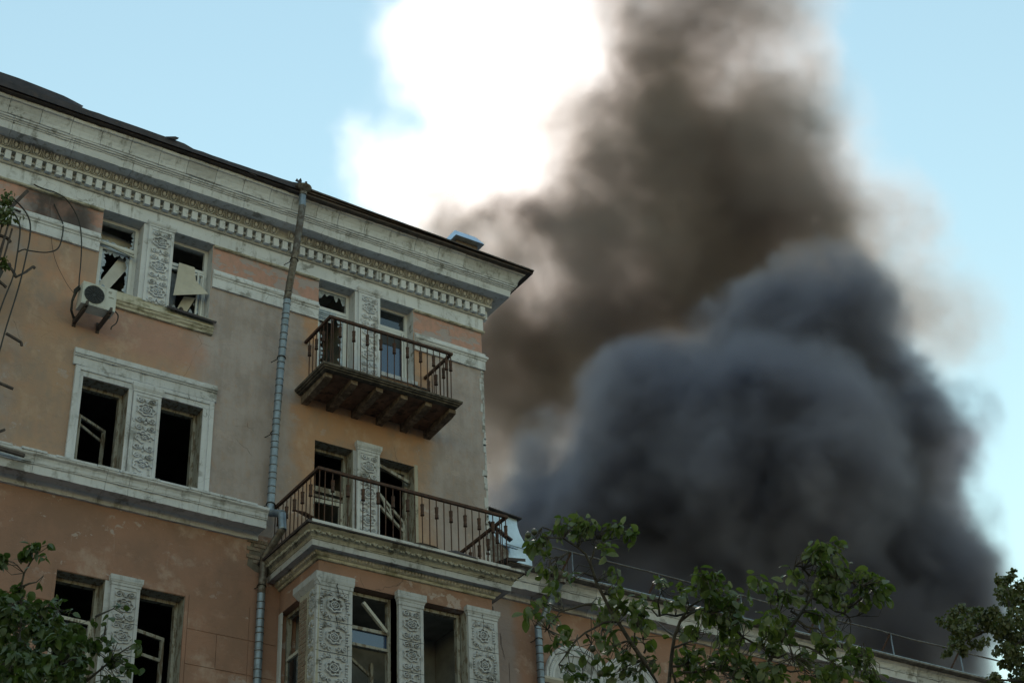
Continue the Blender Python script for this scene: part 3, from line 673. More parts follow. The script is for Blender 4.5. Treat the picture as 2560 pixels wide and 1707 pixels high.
rb = MB(); rb.box(12.93, 13.45, .215, .222, 17.42, 17.695); rb.build('roller_blind', ACD, wd)
sash(wd, 13.42, 13.505, 16.70, 17.75, .17, .03, .03, name='inner_sash')
# third floor, left pair: old casements
we = window(7.282, 8.068, 13.17, 14.79, .24, .055, .10, PAINTO)
c_, M_, W_, H_ = sash(we, 7.37, 8.03, 13.24, 14.25, .24, .05, .045, PAINTO, math.radians(29))
c2_ = MB(); c2_.bar(M_ @ Vector((.06,.05,.86)), M_ @ Vector((.60,.05,.80)), .045, .03); c2_.build('casement_bar', PAINTO, we)
wf = window(8.622, 9.398, 13.17, 14.79, .24, .055, .10, PAINTO)
# third floor, right pair (balcony doors)
wg = window(11.545, 12.295, 12.24, 14.78, .24, .055, .09, PAINTO, bars=((13.93,14.03),(13.82,13.87)))
sash(wg, 11.61, 12.23, 12.28, 13.80, .22, .07, .05, PAINT, math.radians(4), 'r')
wh = window(12.803, 13.555, 12.24, 14.78, .24, .06, .09, PAINTO)
fb = MB(); fb.bar((12.83,.10,14.70), (13.52,.12,14.50), .06, .05); fb.build('broken_sash_bar', PAINTO, wh)
fb = MB(); fb.bar((12.84,.04,14.08), (13.42,.16,13.68), .05, .04); fb.build('broken_sash_bar', PAINTO, wh)
fb = MB(); fb.bar((12.84,.02,13.82),(13.40,.14,13.50),.05,.04); fb.build('broken_sash_bar', PAINTO, wh)
fb = MB(); fb.bar((12.86,.03,14.05),(13.2,.1,13.62),.03); fb.build('broken_sash_bar', PAINTO, wh)
fb = MB(); fb.bar((12.95,.05,13.98),(12.99,.05,13.76),.03); fb.build('broken_sash_bar', PAINTO, wh)
fb = MB(); fb.bar((13.42,.15,12.25),(13.42,.17,13.72),.07,.05); fb.build('broken_sash_bar', PAINTO, wh)
fb = MB(); fb.bar((13.1,.08,13.86),(13.13,.1,13.66),.03); fb.build('broken_sash_bar', PAINTO, wh)
# second floor, left pair
wi = window(7.228, 7.997, 9.36, 11.305, .24, .055, .10, PAINTO)
sash(wi, 7.30, 7.95, 9.40, 10.70, .22, .055, .045, PAINT, math.radians(3)); sash(wi, 7.30, 7.95, 9.40, 10.66, .32, .05, .04, PAINTO, math.radians(8), name='inner_sash')
wj = window(8.563, 9.317, 9.36, 11.305, .24, .055, .10, PAINTO)
c_, M_, W_, H_ = sash(wj, 8.62, 9.22, 9.40, 10.74, .23, .055, .045, PAINTO, math.radians(17))
c2_ = MB(); c2_.bar(M_ @ Vector((.05,.02,.95)), M_ @ Vector((.56,.02,.95)), .05, .04); c2_.build('casement_bar', PAINTO, wj)
# ------------------------------------------------------------------ upper balcony
US = [(0.95,15.60),(1.03,15.605),(1.035,15.628),(1.07,15.632),(1.075,15.655),(1.10,15.66),(1.105,15.70)]
def slab(mb, x0, x1, prof, yf, z0, z1, top):
    """slab with a moulded edge on three sides; prof is (distance out from wall, z) at the front; sides move by the same amounts"""
    vs = []; base = prof[0][0]
    for (d, z) in prof:
        e = d-base; vs += [(x0-e, 0.0, z), (x0-e, -d, z), (x1+e, -d, z), (x1+e, 0.0, z)]
    n = len(prof); fs = [(i*4+k, i*4+k+1, (i+1)*4+k+1, (i+1)*4+k) for i in range(n-1) for k in range(3)] + [(0,1,2,3), tuple((n-1)*4+k for k in (3,2,1,0))]
    mb.add(vs, fs); return mb
m_ = MB(); slab(m_, 11.265, 13.80, US, 0, 0, 0, 0); ub = m_.build('balcony', CONC, B)
m_ = MB(); m_.add([(11.29,-.93,15.597),(13.78,-.93,15.597),(13.78,0,15.597),(11.29,0,15.597)], [(0,1,2,3)]); m_.v += [(v[0],v[1],v[2]+.002) for v in m_.v]; m_.f.append((4,5,6,7)); m_.build('soffit', UNDER, ub)
for k in range(6):
    x = 11.31+.505*k; m_ = MB()
    m_.add([(x-.068,0,15.44),(x+.068,0,15.44),(x-.068,-.78,15.485),(x+.068,-.78,15.485),(x-.068,-.93,15.515),(x+.068,-.93,15.515),(x-.068,-.93,15.594),(x+.068,-.93,15.594),(x-.068,0,15.594),(x+.068,0,15.594)],
           [(0,1,3,2),(2,3,5,4),(4,5,7,6),(6,7,9,8),(0,2,4,6,8),(1,9,7,5,3)]); m_.build('bracket', BRAK, ub)
def collar(mb, x, y, z0, z1, r=.031):
    n = 7; pts = []
    for i in range(n+1):
        t_ = i/n; rr = r*(1.15 if i in (0, n) else (.86 if i == 3 else 1.0)); pts.append((x, y, z0+(z1-z0)*t_, rr))
    mb.tube(pts, 8)
def railing(par, x0, x1, yf, zb, zt, step, phase, sidestep, c0, c1, yw=0.0, lean=0.0):
    m_ = MB()
    m_.bar((x0, yf, zt-.025), (x1, yf, zt-.025), .05, .05); m_.bar((x0, yf-.024, zt-.027), (x0, yw, zt-.027), .05, .05); m_.bar((x1, yf-.024, zt-.027), (x1, yw, zt-.027+lean), .05, .05)
    m_.build('handrail', IRON, par)
    P = []; k = 0; x = x0+phase
    P.append((x0+.02, yf, False)); P.append((x1-.02, yf, True))
    while x < x1-.05: P.append((x, yf, k % 2 == 1)); x += step; k += 1
    for xx in (x0+.01, x1-.01):
        y = yf+sidestep; k = 0
        while y < yw-.04: P.append((xx, y, k % 2 == 1)); y += sidestep; k += 1
    for (x, y, col) in P:
        m_ = MB(); m_.bar((x+jit(.003), y, zb), (x+jit(.006), y, zt-.04), .014, .014, (0,1,0))
        b_ = m_.build('baluster', IRON, par)
        if col:
            m2 = MB(); dz = jit(.01); collar(m2, x, y, zt-c0+dz, zt-c1+dz); m2.build('baluster', IRON, par)
railing(ub, 11.30, 13.815, -.965, 15.695, 16.785, .138, .06, .135, .40, .19)
# junk on the balcony: a door leaf bottom ledge
m_ = MB(); m_.box(13.55, 13.90, -.02, .04, 16.50, 16.53); m_.build('loose_batten', ACD, ub)
# ------------------------------------------------------------------ bay below the lower balcony
YB = -1.38; BX0, BX1 = 10.97, 14.23
bay = MB()
bh = [(11.56,12.39,8.9,11.43),(12.855,13.70,8.9,11.43)]
wall_grid(bay, BX0, BX1, 4.0, 12.12, bh, 0.34, YB)
sh = [(-0.86,-0.03,8.9,11.34)]
wall_grid(bay, YB, 0.0, 4.0, 12.12, sh, 0.30, 0.0, lambda a, b, c: (BX0+b, a, c)); wall_grid(bay, YB, 0.0, 4.0, 12.12, [], 0.3, 0.0, lambda a, b, c: (BX1-b, a, c))
bay.add([(BX0,YB,4.0),(BX1,YB,4.0),(BX1,0,4.0),(BX0,0,4.0)], [(0,1,2,3)])
bayw = bay.build('bay_wall', FAC, B)
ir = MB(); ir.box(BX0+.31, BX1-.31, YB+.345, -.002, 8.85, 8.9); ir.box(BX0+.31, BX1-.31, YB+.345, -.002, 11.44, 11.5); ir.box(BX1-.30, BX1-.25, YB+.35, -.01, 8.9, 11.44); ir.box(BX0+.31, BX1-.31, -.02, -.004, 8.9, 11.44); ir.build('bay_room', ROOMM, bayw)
BC = [(0.0,11.745),(0.035,11.75),(0.045,11.765),(0.05,11.79),(0.075,11.80),(0.11,11.835),(0.12,11.87),(0.235,11.865),(0.24,11.855),(0.245,11.955),(0.26,11.96),(0.265,11.975),(0.275,11.985),(0.285,12.03),(0.32,12.08),(0.375,12.12),(0.395,12.14)]
def wrap(mb, prof, j=.003, n=26, chips=.06):
    path = [(BX0,0.0,-1,0)]; m = len(prof)
    # left side from the wall to the front corner, front, right side back
    segs = []
    for i in range(9): segs.append(('l', i/8))
    for i in range(1, n+1): segs.append(('f', i/n))
    for i in range(1, 9): segs.append(('r', i/8))
    vs = []
    for (s_, t_) in segs:
        for k, (d, z) in enumerate(prof):
            dd = d+(jit(j) if 0 < k < m-1 else 0)-(random.uniform(.004,.018) if random.random() < chips and k > 1 else 0); zz = z+jit(j*.7)
            if s_ == 'l': x = BX0-dd; y = (YB-dd)*t_
            elif s_ == 'f': x = (BX0-dd)+((BX1+dd)-(BX0-dd))*t_; y = YB-dd
            else: x = BX1+dd; y = (YB-dd)*(1-t_)
            vs.append((x, y, zz))
    N_ = len(segs); fs = [(i*m+k, i*m+k+1, (i+1)*m+k+1, (i+1)*m+k) for i in range(N_-1) for k in range(m-1)]
    mb.add(vs, fs); return mb
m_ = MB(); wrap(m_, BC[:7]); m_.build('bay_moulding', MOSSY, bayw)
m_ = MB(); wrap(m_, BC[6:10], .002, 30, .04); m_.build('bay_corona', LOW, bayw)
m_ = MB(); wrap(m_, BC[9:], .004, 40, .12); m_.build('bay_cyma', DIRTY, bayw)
# bead and leaf ornaments of the bay cornice
bo = MB(); bo.ball((0,0,0), 1, 8, 5, (.022,.020,.034)); bome = bo.mesh('bead_ornament'); fix(bome); smooth_mesh(bome, 60); bome.materials.append(CREAM)
x = BX0+.0
while x < BX1+.05:
    if random.random() < .9 and x > 11.35: inst('bead_ornament', bome, bayw, T((x, YB-.098, 11.832)) @ Matrix.Rotation(.5, 4, 'X'))
    x += .062
for k in range(20):
    if random.random() < .6: inst('bead_ornament', bome, bayw, T((BX0-.098, YB-.05+.065*k, 11.832)) @ Matrix.Rotation(.5, 4, 'Y'))
lf = MB()
for s_ in (-1, 1):
    spiral(lf, s_*.05, .045, .036, 1.2, s_, -.012, .011, -math.pi/2)
    lf.tube([(0,-.012,-.07,.012),(s_*.03,-.02,-.02,.012),(s_*.05,-.018,.02,.010)], 5); lf.ball((s_*.085,-.006,-.03), .022, 6, 4, (1,.6,1.4))
lf.ball((0,-.02,.0), .022, 6, 4, (.8,.7,2.0))
lfm = lf.mesh('leaf_ornament'); fix(lfm); smooth_mesh(lfm, 60); lfm.materials.append(DIRTY)
x = BX0-.20
while x < BX1+.28:
    inst('leaf_ornament', lfm, bayw, T((x, YB-.315, 12.055)) @ Matrix.Rotation(-.72, 4, 'X') @ Matrix.Diagonal((1+jit(.1),1.3,random.uniform(.85,1.05),1))); x += .205
for k in range(8): inst('leaf_ornament', lfm, bayw, T((BX0-.315, YB-.22+.205*k, 12.055)) @ Matrix.Rotation(-math.pi/2, 4, 'Z') @ Matrix.Rotation(-.72, 4, 'X') @ Matrix.Diagonal((1,1.3,1,1)))
# pilasters of the bay
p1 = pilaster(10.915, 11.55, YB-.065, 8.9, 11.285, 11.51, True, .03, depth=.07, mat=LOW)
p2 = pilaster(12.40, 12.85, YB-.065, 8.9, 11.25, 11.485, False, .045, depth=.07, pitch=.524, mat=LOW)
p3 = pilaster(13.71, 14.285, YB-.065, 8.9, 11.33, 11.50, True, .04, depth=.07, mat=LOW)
for (px0, px1) in ((11.50,11.56),(12.39,12.405),(12.845,12.86),(13.695,13.715)):
    m_ = MB(); m_.box(px0, px1, YB-.012, YB+.33, 8.9, 11.428); m_.build('window_jamb', PAINTO, bayw)
# the side of the corner pilaster has lost its plaster
m_ = MB(); m_.box(10.918, 10.968, YB-.064, -.86, 8.9, 11.27, j=.004); sp = m_.build('stripped_pier', DIRTY, p1)
for k in range(5):
    inst('carved_relief', RW, sp, T((10.918, -1.30, 11.02-.525*k)) @ Matrix.Rotation(-math.pi/2, 4, 'Z') @ Matrix.Diagonal((.42,1.4,1,1)))
z = 8.95; bm2 = MB(); bm2.box(-.008,.0,-.11,.11,-.03,.03); bme2 = bm2.mesh('brick'); fix(bme2); bme2.materials.append(BRICK); r_ = 0
while z < 11.2:
    for yy in (-1.06, -.93) if r_ % 2 else (-1.0,):
        inst('brick', bme2, sp, T((10.916, yy+jit(.01), z)) @ Matrix.Diagonal((1+jit(.4), .55 if r_ % 2 else 1.1, 1, 1)))
    z += .076; r_ += 1
m_ = MB(); m_.add([(10.965,YB-.1,11.285),(10.885,YB-.1,11.40),(10.885,YB-.1,11.505),(10.965,YB-.1,11.51),(10.965,-.72,11.285),(10.885,-.66,11.40),(10.885,-.66,11.505),(10.965,-.66,11.51)], [(0,1,2,3),(7,6,5,4),(0,4,5,1),(1,5,6,2),(2,6,7,3),(3,7,4,0)]); m_.build('capital', LOW, p1)
crack([(11.30,11.52),(11.275,11.32),(11.29,11.0),(11.26,10.78),(11.27,10.5)], .022, YB-.086, p1)
crack([(11.36,11.28),(11.42,11.1),(11.44,10.95)], .014, YB-.068, p1)
crack([(13.99,11.5),(13.985,11.3),(14.0,10.75)], .012, YB-.088, p3)
# bay windows
wk = window(11.585, 12.37, 8.95, 11.41, YB+.16, .055, .09, PAINTO, bars=((10.78,10.835),(10.50,10.545)))
g_ = MB(); g_.box(11.64, 12.31, YB+.19, YB+.196, 10.546, 10.779); g_.build('pane', GLASSB, wk)
fb = MB(); fb.bar((11.80,YB+.05,11.20), (12.28,YB+.14,10.82), .055, .05); fb.build('fallen_bar', PAINT, wk)
fb = MB(); fb.bar((11.65,YB+.35,10.42), (12.2,YB+.55,10.22), .05, .04); fb.bar((12.2,YB+.5,8.95),(12.2,YB+.5,10.4),.07,.05); fb.build('inner_sash', PAINTO, wk)
wl_ = window(12.885, 13.68, 8.95, 11.41, YB+.16, .055, .09, PAINTO)
c_, M_, W_, H_ = sash(wl_, 12.95, 13.55, 8.98, 11.0, YB+.3, .05, .04, PAINTO, math.radians(52))
c_, M_, W_, H_ = sash(wl_, 12.95, 13.62, 8.98, 10.55, YB+.75, .06, .045, PAINTO, math.radians(35), name='inner_sash')
g_ = MB(); g_.plate([M_ @ Vector((.06,.02,.06)), M_ @ Vector((W_-.06,.02,.06)), M_ @ Vector((W_-.06,.02,H_-.06)), M_ @ Vector((.06,.02,H_-.06))], .004, (0,1,0)); g_.build('pane', GLASS, wl_)
m_ = MB(); Y0, Y1, X_ = -.85, -.035, BX0+.12
m_.box(X_, X_+.08, Y0, Y0+.05, 8.95, 11.33); m_.box(X_, X_+.08, Y1-.05, Y1, 8.95, 11.33); m_.box(X_, X_+.08, Y0+.05, Y1-.05, 11.27, 11.33); ws = m_.build('window', PAINTO, B)
m_ = MB(); m_.box(X_-.004, X_+.07, Y0+.051, Y1-.051, 10.52, 10.575); m_.build('transom', PAINT, ws)
m_ = MB(); m_.box(X_+.03, X_+.036, Y0+.051, Y1-.051, 8.96, 10.519); m_.build('pane', GLASS, ws)
m_ = MB(); m_.box(X_+.10, X_+.11, Y0+.06, Y0+.5, 8.96, 10.5); m_.build('curtain', CLOTH, ws)
m_ = MB(); m_.box(BX0-.006, BX0+.015, -.028, -.0, 8.9, 11.33); m_.box(BX0-.010, BX0+.015, -.12, -.03, 8.9, 11.335); m_.build('window_jamb', WHITE2, ws)
# lower balcony: metal covered edge and railing
m_ = MB(); vs = []
for (d, z) in ((.395,12.142),(.425,12.135),(.428,12.175),(.40,12.195)):
    vs += [(BX0-d,0,z),(BX0-d,YB-d,z),(BX1+d,YB-d,z),(BX1+d,0,z)]
m_.add(vs, [(i*4+k, i*4+k+1, (i+1)*4+k+1, (i+1)*4+k) for i in range(3) for k in range(3)] + [(12,13,14,15)]); lb = m_.build('balcony', ROOF, B)
m_ = MB(); m_.add([(BX0-.40,0,12.2),(BX1+.40,0,12.2),(BX1+.40,YB-.40,12.2),(BX0-.40,YB-.40,12.2)], [(0,1,2,3)]); m_.build('floor_sheet', ZINCD, lb)
m_ = MB(); m_.box(BX0-.35, BX1+.41, YB-.434, YB-.429, 12.155, 12.205, j=.004); m_.build('edge_flashing', WHITE2, lb)
railing(lb, 10.79, 14.41, -1.66, 12.2, 13.245, .14, .12, .145, .405, .20, yw=0.0, lean=-.04)
for pts in ([(12.45,12.20),(12.60,12.235),(12.85,12.225),(13.0,12.20),(12.8,12.185)], [(13.1,12.20),(13.28,12.26),(13.62,12.22),(13.7,12.19)], [(14.35,12.19),(14.62,12.23),(14.72,12.14),(14.60,12.20)]):
    m_ = MB(); m_.plate([(p[0], YB-.44+jit(.02), p[1]) for p in pts], .10, (0.05,1,.12)); m_.build('bent_sheet', ROOF, lb)
for (x, y, z, a) in ((11.0,-.9,12.75,.5),):
    m_ = MB(); m_.box(-.16,.16,-.2,.2,-.012,.012); m_.v = [tuple(T((x,y,z)) @ Matrix.Rotation(a,4,'X') @ Matrix.Rotation(.25,4,'Y') @ Vector(v)) for v in m_.v]; m_.build('bent_sheet', IRON, lb)
# ------------------------------------------------------------------ rainpipe
def rainpipe(name, label, path, r, funnel, cl):
    o = thing(name, label, 'drainpipe', (path[-1][0], path[-1][1], -1.6))
    fx, fy, fz = funnel
    m_ = MB(); m_.tube([(fx,fy,fz-.16,r*1.02),(fx,fy,fz-.10,r*1.1),(fx,fy,fz-.04,r*2.2),(fx,fy,fz,r*2.45),(fx,fy,fz+.01,r*2.4),(fx,fy,fz-.02,r*2.2)], 20); m_.build('funnel', ZINCD, o, True)
    for i in range(len(path)-1):
        a = Vector(path[i][:3]); b = Vector(path[i+1][:3]); mat = (ZINC, ZINCD)[path[i][3]]; plain = path[i][4]
        L_ = (b-a).length; n = 1 if plain else max(1, int(round(L_/.15)))
        rj = [random.uniform(-.22,.22)/n for _ in range(n)]
        for k in range(n):
            p = a.lerp(b, max(0, k/n+(0 if k == 0 else rj[k-1]))); q = a.lerp(b, (k+1)/n+(0 if k == n-1 else rj[k])); d_ = (q-p).normalized()
            m_ = MB(); e_ = d_*.012; ov = d_*.02
            m_.tube([(*p, r*.99), (*(p+e_), r*1.0), (*(q-e_), r*.985), (*(q-e_*.6), r*1.07), (*(q+e_*.3), r*1.07), (*(q+ov), r*.98)], 14); m_.build('pipe_section', mat, o, True)
            if not plain: m_ = MB(); m_.tube([(*(q-d_*.004), r*1.03), (*(q-d_*.004), r*1.10), (*(q+d_*.008), r*1.10), (*(q+d_*.008), r*1.03)], 14, False); m_.build('pipe_joint', ROOF, o, True)
    for (x, y, z) in cl:
        m_ = MB(); n = 16; m_.tube([(x+(r+.008)*math.cos(2*math.pi*k/n), y+(r+.008)*math.sin(2*math.pi*k/n), z+.006*math.sin(4*math.pi*k/n), .009) for k in range(n+1)], 6, False)
        m_.tube([(x-r*.6,y+r*.8,z,.008),(x-r*1.5,y+r*2.6,z-.02,.008),(x-r*1.7,y+r*2.7,z-.03,.014)], 6); m_.build('clamp', BLACK, o)
    return o
rainpipe('drainpipe', 'tall zinc drainpipe with funnel under the main eave and bend over the ledge',
    [(10.78,-.745,19.47,0,True),(10.785,-.74,19.20,1,True),(10.70,-.70,18.13,1,True),(10.692,-.52,17.55,1,False),(10.69,-.445,17.25,0,False),(10.69,-.286,15.97,0,False),(10.685,-.18,14.41,0,False),(10.68,-.13,13.25,0,True),(10.68,-.13,13.08,0,True),(10.72,-.50,12.90,0,True),(10.73,-.52,12.62,1,True),(10.60,-.14,12.22,1,True),(10.585,-.12,11.6,0,False),(10.57,-.12,8.5,0,False),(10.57,-.12,-1.5,0,False)],
    .066, (10.78,-.76,19.60), [(10.70,-.65,17.98),(10.69,-.30,16.07),(10.686,-.17,14.6),(10.68,-.13,13.24),(10.585,-.12,11.72),(10.57,-.12,9.6)])
# ------------------------------------------------------------------ air conditioner
ac = thing('air_conditioner', 'grey white air conditioner unit with a round black grille under the broken top floor window', 'air conditioner', (7.2,-.4,15.8))
AX0, AX1, AZ0, AZ1, AY = 6.93, 7.515, 15.83, 16.265, -.555
m_ = MB(); m_.box(AX0, AX1, AY, AY+.25, AZ0, AZ1); m_.build('casing', ACW, ac)
cx, cz, R_ = 7.135, 16.05, .172
m_ = MB(); n = 28
m_.add([(cx+R_*math.cos(2*math.pi*k/n), AY-.006, cz+R_*math.sin(2*math.pi*k/n)) for k in range(n)], [tuple(range(n))]); m_.v += [(v[0], v[1]+.01, v[2]) for v in list(m_.v)]; m_.f += [(k,(k+1)%n,n+(k+1)%n,n+k) for k in range(n)]
m_.build('fan_opening', ACD, ac)
for q in (.05,.08,.11,.14,.17):
    m_ = MB(); m_.tube([(cx+q*math.cos(2*math.pi*k/24), AY-.012, cz+q*math.sin(2*math.pi*k/24), .0028) for k in range(25)], 5, False); m_.build('grille_ring', ACD, ac)
m_ = MB()
for k in range(12): a = math.pi*k/6; m_.bar((cx+.03*math.cos(a), AY-.014, cz+.03*math.sin(a)), (cx+.172*math.cos(a+.25), AY-.014, cz+.172*math.sin(a+.25)), .005)
m_.build('grille_bars', ACD, ac)
m_ = MB(); m_.box(AX0+.022, AX0+.39, AY-.004, AY, AZ0+.02, AZ0+.03); m_.box(AX0+.39, AX0+.396, AY-.004, AY, AZ0+.03, AZ1-.03); m_.box(AX0+.022,AX0+.39,AY-.004,AY,AZ1-.03,AZ1-.02); m_.box(AX0+.016,AX0+.022,AY-.004,AY,AZ0+.03,AZ1-.03); m_.build('fan_panel_rim', ACW, ac)
for (a, b, c) in ((.44,.50,.36),(.45,.54,.25),(.44,.49,.335)):
    m_ = MB(); m_.box(AX0+a, AX0+b, AY-.003, AY, AZ0+c, AZ0+c+.009); m_.build('name_plate', BRKT, ac)
for x in (7.02, 7.43):
    m_ = MB()
    m_.box(x-.025, x+.025, AY-.02, .0, 15.775, 15.825); m_.box(x-.03, x+.03, -.02, .0, 15.70, 15.90); m_.box(x-.025, x+.025, AY+.02, -.02, 15.745, 15.774)
    m_.box(x-.02,x+.02,AY-.06,AY-.021,15.77,15.86)
    m_.build('support_arm', BRKT, ac)
m_ = MB(); m_.tube([(AX0-.02,-.42,16.20,.035),(AX0-.06,-.40,16.12,.03),(AX0-.09,-.36,15.95,.02),(AX0-.07,-.3,15.80,.02),(AX0+.02,-.18,15.75,.022)], 8); m_.tube([(AX0-.03,-.45,16.22,.012),(AX0-.11,-.47,16.1,.012),(AX0-.10,-.45,15.9,.012)],6); m_.build('refrigerant_hose', BLACK, ac)
# ------------------------------------------------------------------ cables, boards and other loose things on the wall
def cable(label, pts, r, group=None, mat=None, sub=5):
    P = [Vector(p) for p in pts]; out = []
    for i in range(len(P)-1):
        p0 = P[max(i-1,0)]; p1_ = P[i]; p2_ = P[i+1]; p3_ = P[min(i+2,len(P)-1)]
        for k in range(sub):
            t_ = k/sub; q = 0.5*((2*p1_)+(p2_-p0)*t_+(2*p0-5*p1_+4*p2_-p3_)*t_*t_+(3*p1_-p0-3*p2_+p3_)*t_**3); out.append((*q, r))
    out.append((*P[-1], r)); m_ = MB(); m_.tube(out, 6); o = m_.build('cable', mat or BLACK, None, True); tag(o, label, 'cable', group); return o
cable('black cable hanging from the frieze down to the air conditioner', [(6.03,-.03,18.30),(6.17,-.06,18.25),(6.43,-.08,18.23),(6.63,-.10,18.12),(6.84,-.12,17.80),(6.93,-.14,17.40),(6.95,-.2,16.9),(6.93,-.3,16.45),(6.91,-.40,16.24)], .011)
cable('loose black cable end curling below the air conditioner', [(7.50,-.42,15.93),(7.56,-.43,15.93),(7.62,-.42,15.87),(7.61,-.40,15.74),(7.54,-.40,15.64),(7.53,-.40,15.58)], .011)
cable('thin grey wire slanting down the wall to the air conditioner', [(6.36,-.02,17.95),(6.42,-.03,17.45),(6.55,-.05,16.9),(6.78,-.10,16.45),(6.90,-.3,16.12)], .004, None, BRKT)
cable('cable looping from the blackened strip to the standing pipes', [(6.42,-.03,18.02),(6.52,-.06,17.80),(6.60,-.08,17.62),(6.61,-.10,17.35),(6.55,-.14,17.05),(6.35,-.2,16.86),(6.05,-.3,16.72),(5.95,-.32,16.70),(5.85,-.33,16.60)], .012)
cable('outer of two thick cables running down the wall past the top bracket', [(5.60,-.50,17.50),(5.72,-.50,17.42),(5.86,-.50,17.28),(5.94,-.50,17.10),(5.965,-.50,16.80),(5.95,-.50,16.45),(5.92,-.50,16.0),(5.88,-.50,15.62),(5.80,-.50,15.0),(5.72,-.5,14.3),(5.55,-.5,13.4)], .013)
cable('inner of two thick cables bending down behind the forked bracket', [(5.55,-.50,17.28),(5.68,-.50,17.18),(5.78,-.50,16.98),(5.80,-.50,16.65),(5.80,-.50,16.3),(5.79,-.50,15.98),(5.70,-.5,15.5),(5.60,-.5,14.9),(5.4,-.5,14.0)], .013)
def bracket(label, pts, wd):
    m_ = MB()
    for i in range(len(pts)-1): m_.bar(pts[i], pts[i+1], wd, wd)
    o = m_.build('wall_bracket', BRKT, None); tag(o, label, 'bracket', 'iron brackets on the left of the wall'); return o
bracket('thick dark bar leaning up right out of the vine', [(5.50,-.40,17.10),(5.60,-.36,17.38),(5.87,-.28,17.92)], .055)
bracket('short stub bracket just below the top of the vine', [(5.55,-.45,17.34),(5.78,-.40,17.36)], .03)
bracket('hooked bracket beside the bare vine stems', [(5.30,-.45,16.75),(5.62,-.45,16.72),(5.68,-.45,16.66)], .04)
bracket('forked bracket where the two cables cross', [(5.68,-.45,16.22),(5.78,-.48,16.10),(5.84,-.48,16.00),(6.00,-.4,16.20),(6.14,-.3,16.43),(6.18,-.29,16.41)], .035)
bracket('square stub end sticking out below the lower vine', [(5.45,-.42,16.10),(5.74,-.42,16.24)], .06)
bracket('flat arm with bent tip level with the air conditioner feet', [(5.40,-.45,15.96),(5.68,-.45,15.80),(5.72,-.45,15.77)], .035)
bracket('lone bent arm left of the third floor window hood', [(5.86,-.30,15.02),(6.12,-.30,14.93),(6.14,-.30,14.87)], .035)
bracket('straight arm halfway down the ochre wall', [(5.70,-.30,14.12),(6.10,-.30,14.05)], .035)
bracket('lowest small bracket above the ledge', [(5.90,-.30,13.18),(6.06,-.30,13.30)], .035)
bracket('dark flat bar lying on the ledge at the frame edge', [(5.6,-.52,12.85),(6.36,-.50,12.82)], .05)
m_ = MB(); m_.plate([(7.36,.30,16.72),(7.56,.30,16.70),(7.95,.33,17.42),(7.92,.33,17.56),(7.78,.33,17.60)], .012, (0,1,.1)); tag(m_.build('broken_board', BOARDW), 'white board leaning inside the smashed window behind the air conditioner', 'board')
m_ = MB(); m_.plate([(7.33,.52,17.86),(8.12,.52,17.86),(8.12,.60,18.20),(7.33,.60,18.29)], .012, (0,1,0)); tag(m_.build('ceiling_panel', BOARDW), 'sagging pale ceiling panel across the upper light of the left top window', 'panel')
m_ = MB()
q = [(8.83,.16,17.77),(9.12,.14,17.75),(9.15,.11,17.46),(9.36,.0,17.17),(8.70,-.03,16.90),(8.77,.07,17.35)]
m_.add(q, [(0,1,2,5),(2,3,4,5)]); m_.add([(a, b+.012, c) for (a, b, c) in q], [(5,2,1,0),(5,4,3,2)]); m_.add([], [])
m_.f += [(0,5,11,6),(5,4,10,11),(4,3,9,10),(3,2,8,9),(2,1,7,8),(1,0,6,7)]
tag(m_.build('hanging_sheet', BOARD), 'beige bent sheet hanging out of the right top window', 'sheet')
m_ = MB(); m_.plate([(8.84,.20,16.72),(8.98,.18,17.1),(9.20,.18,17.14),(9.02,.22,16.70)], .01, (0,1,.1)); tag(m_.build('folded_board', BOARD), 'darker folded board below the hanging beige sheet', 'board')
m_ = MB(); n = 10; vs = []
for i in range(n+1):
    for k in range(6): vs.append((8.67+.20*k/5, .30+.02*math.sin(k*2.1+i*.4), 17.62-.95*i/n))
m_.add(vs, [(i*6+k, i*6+k+1, (i+1)*6+k+1, (i+1)*6+k) for i in range(n) for k in range(5)]); o = m_.build('curtain', CLOTH, None, True); tag(o, 'blue grey curtain on the left of the right top window', 'curtain')
m_ = MB(); m_.plate([(8.60,-.03,16.645),(9.54,-.03,16.61),(9.49,-.13,16.50),(8.565,-.13,16.54)], .012, (0,0,1)); tag(m_.build('window_flashing', ROOF), 'loose dark metal flashing tilted on the sill of the right top window', 'flashing')
m_ = MB()
for k in range(7): m_.ball((8.95+random.uniform(-.08,.1), .12, 16.69+random.uniform(0,.1)), random.uniform(.02,.045), 6, 4)
tag(m_.build('debris', BRKT), 'small dark debris heaped on the sill of the right top window', 'debris'); bpy.data.objects['debris']['kind'] = 'stuff'
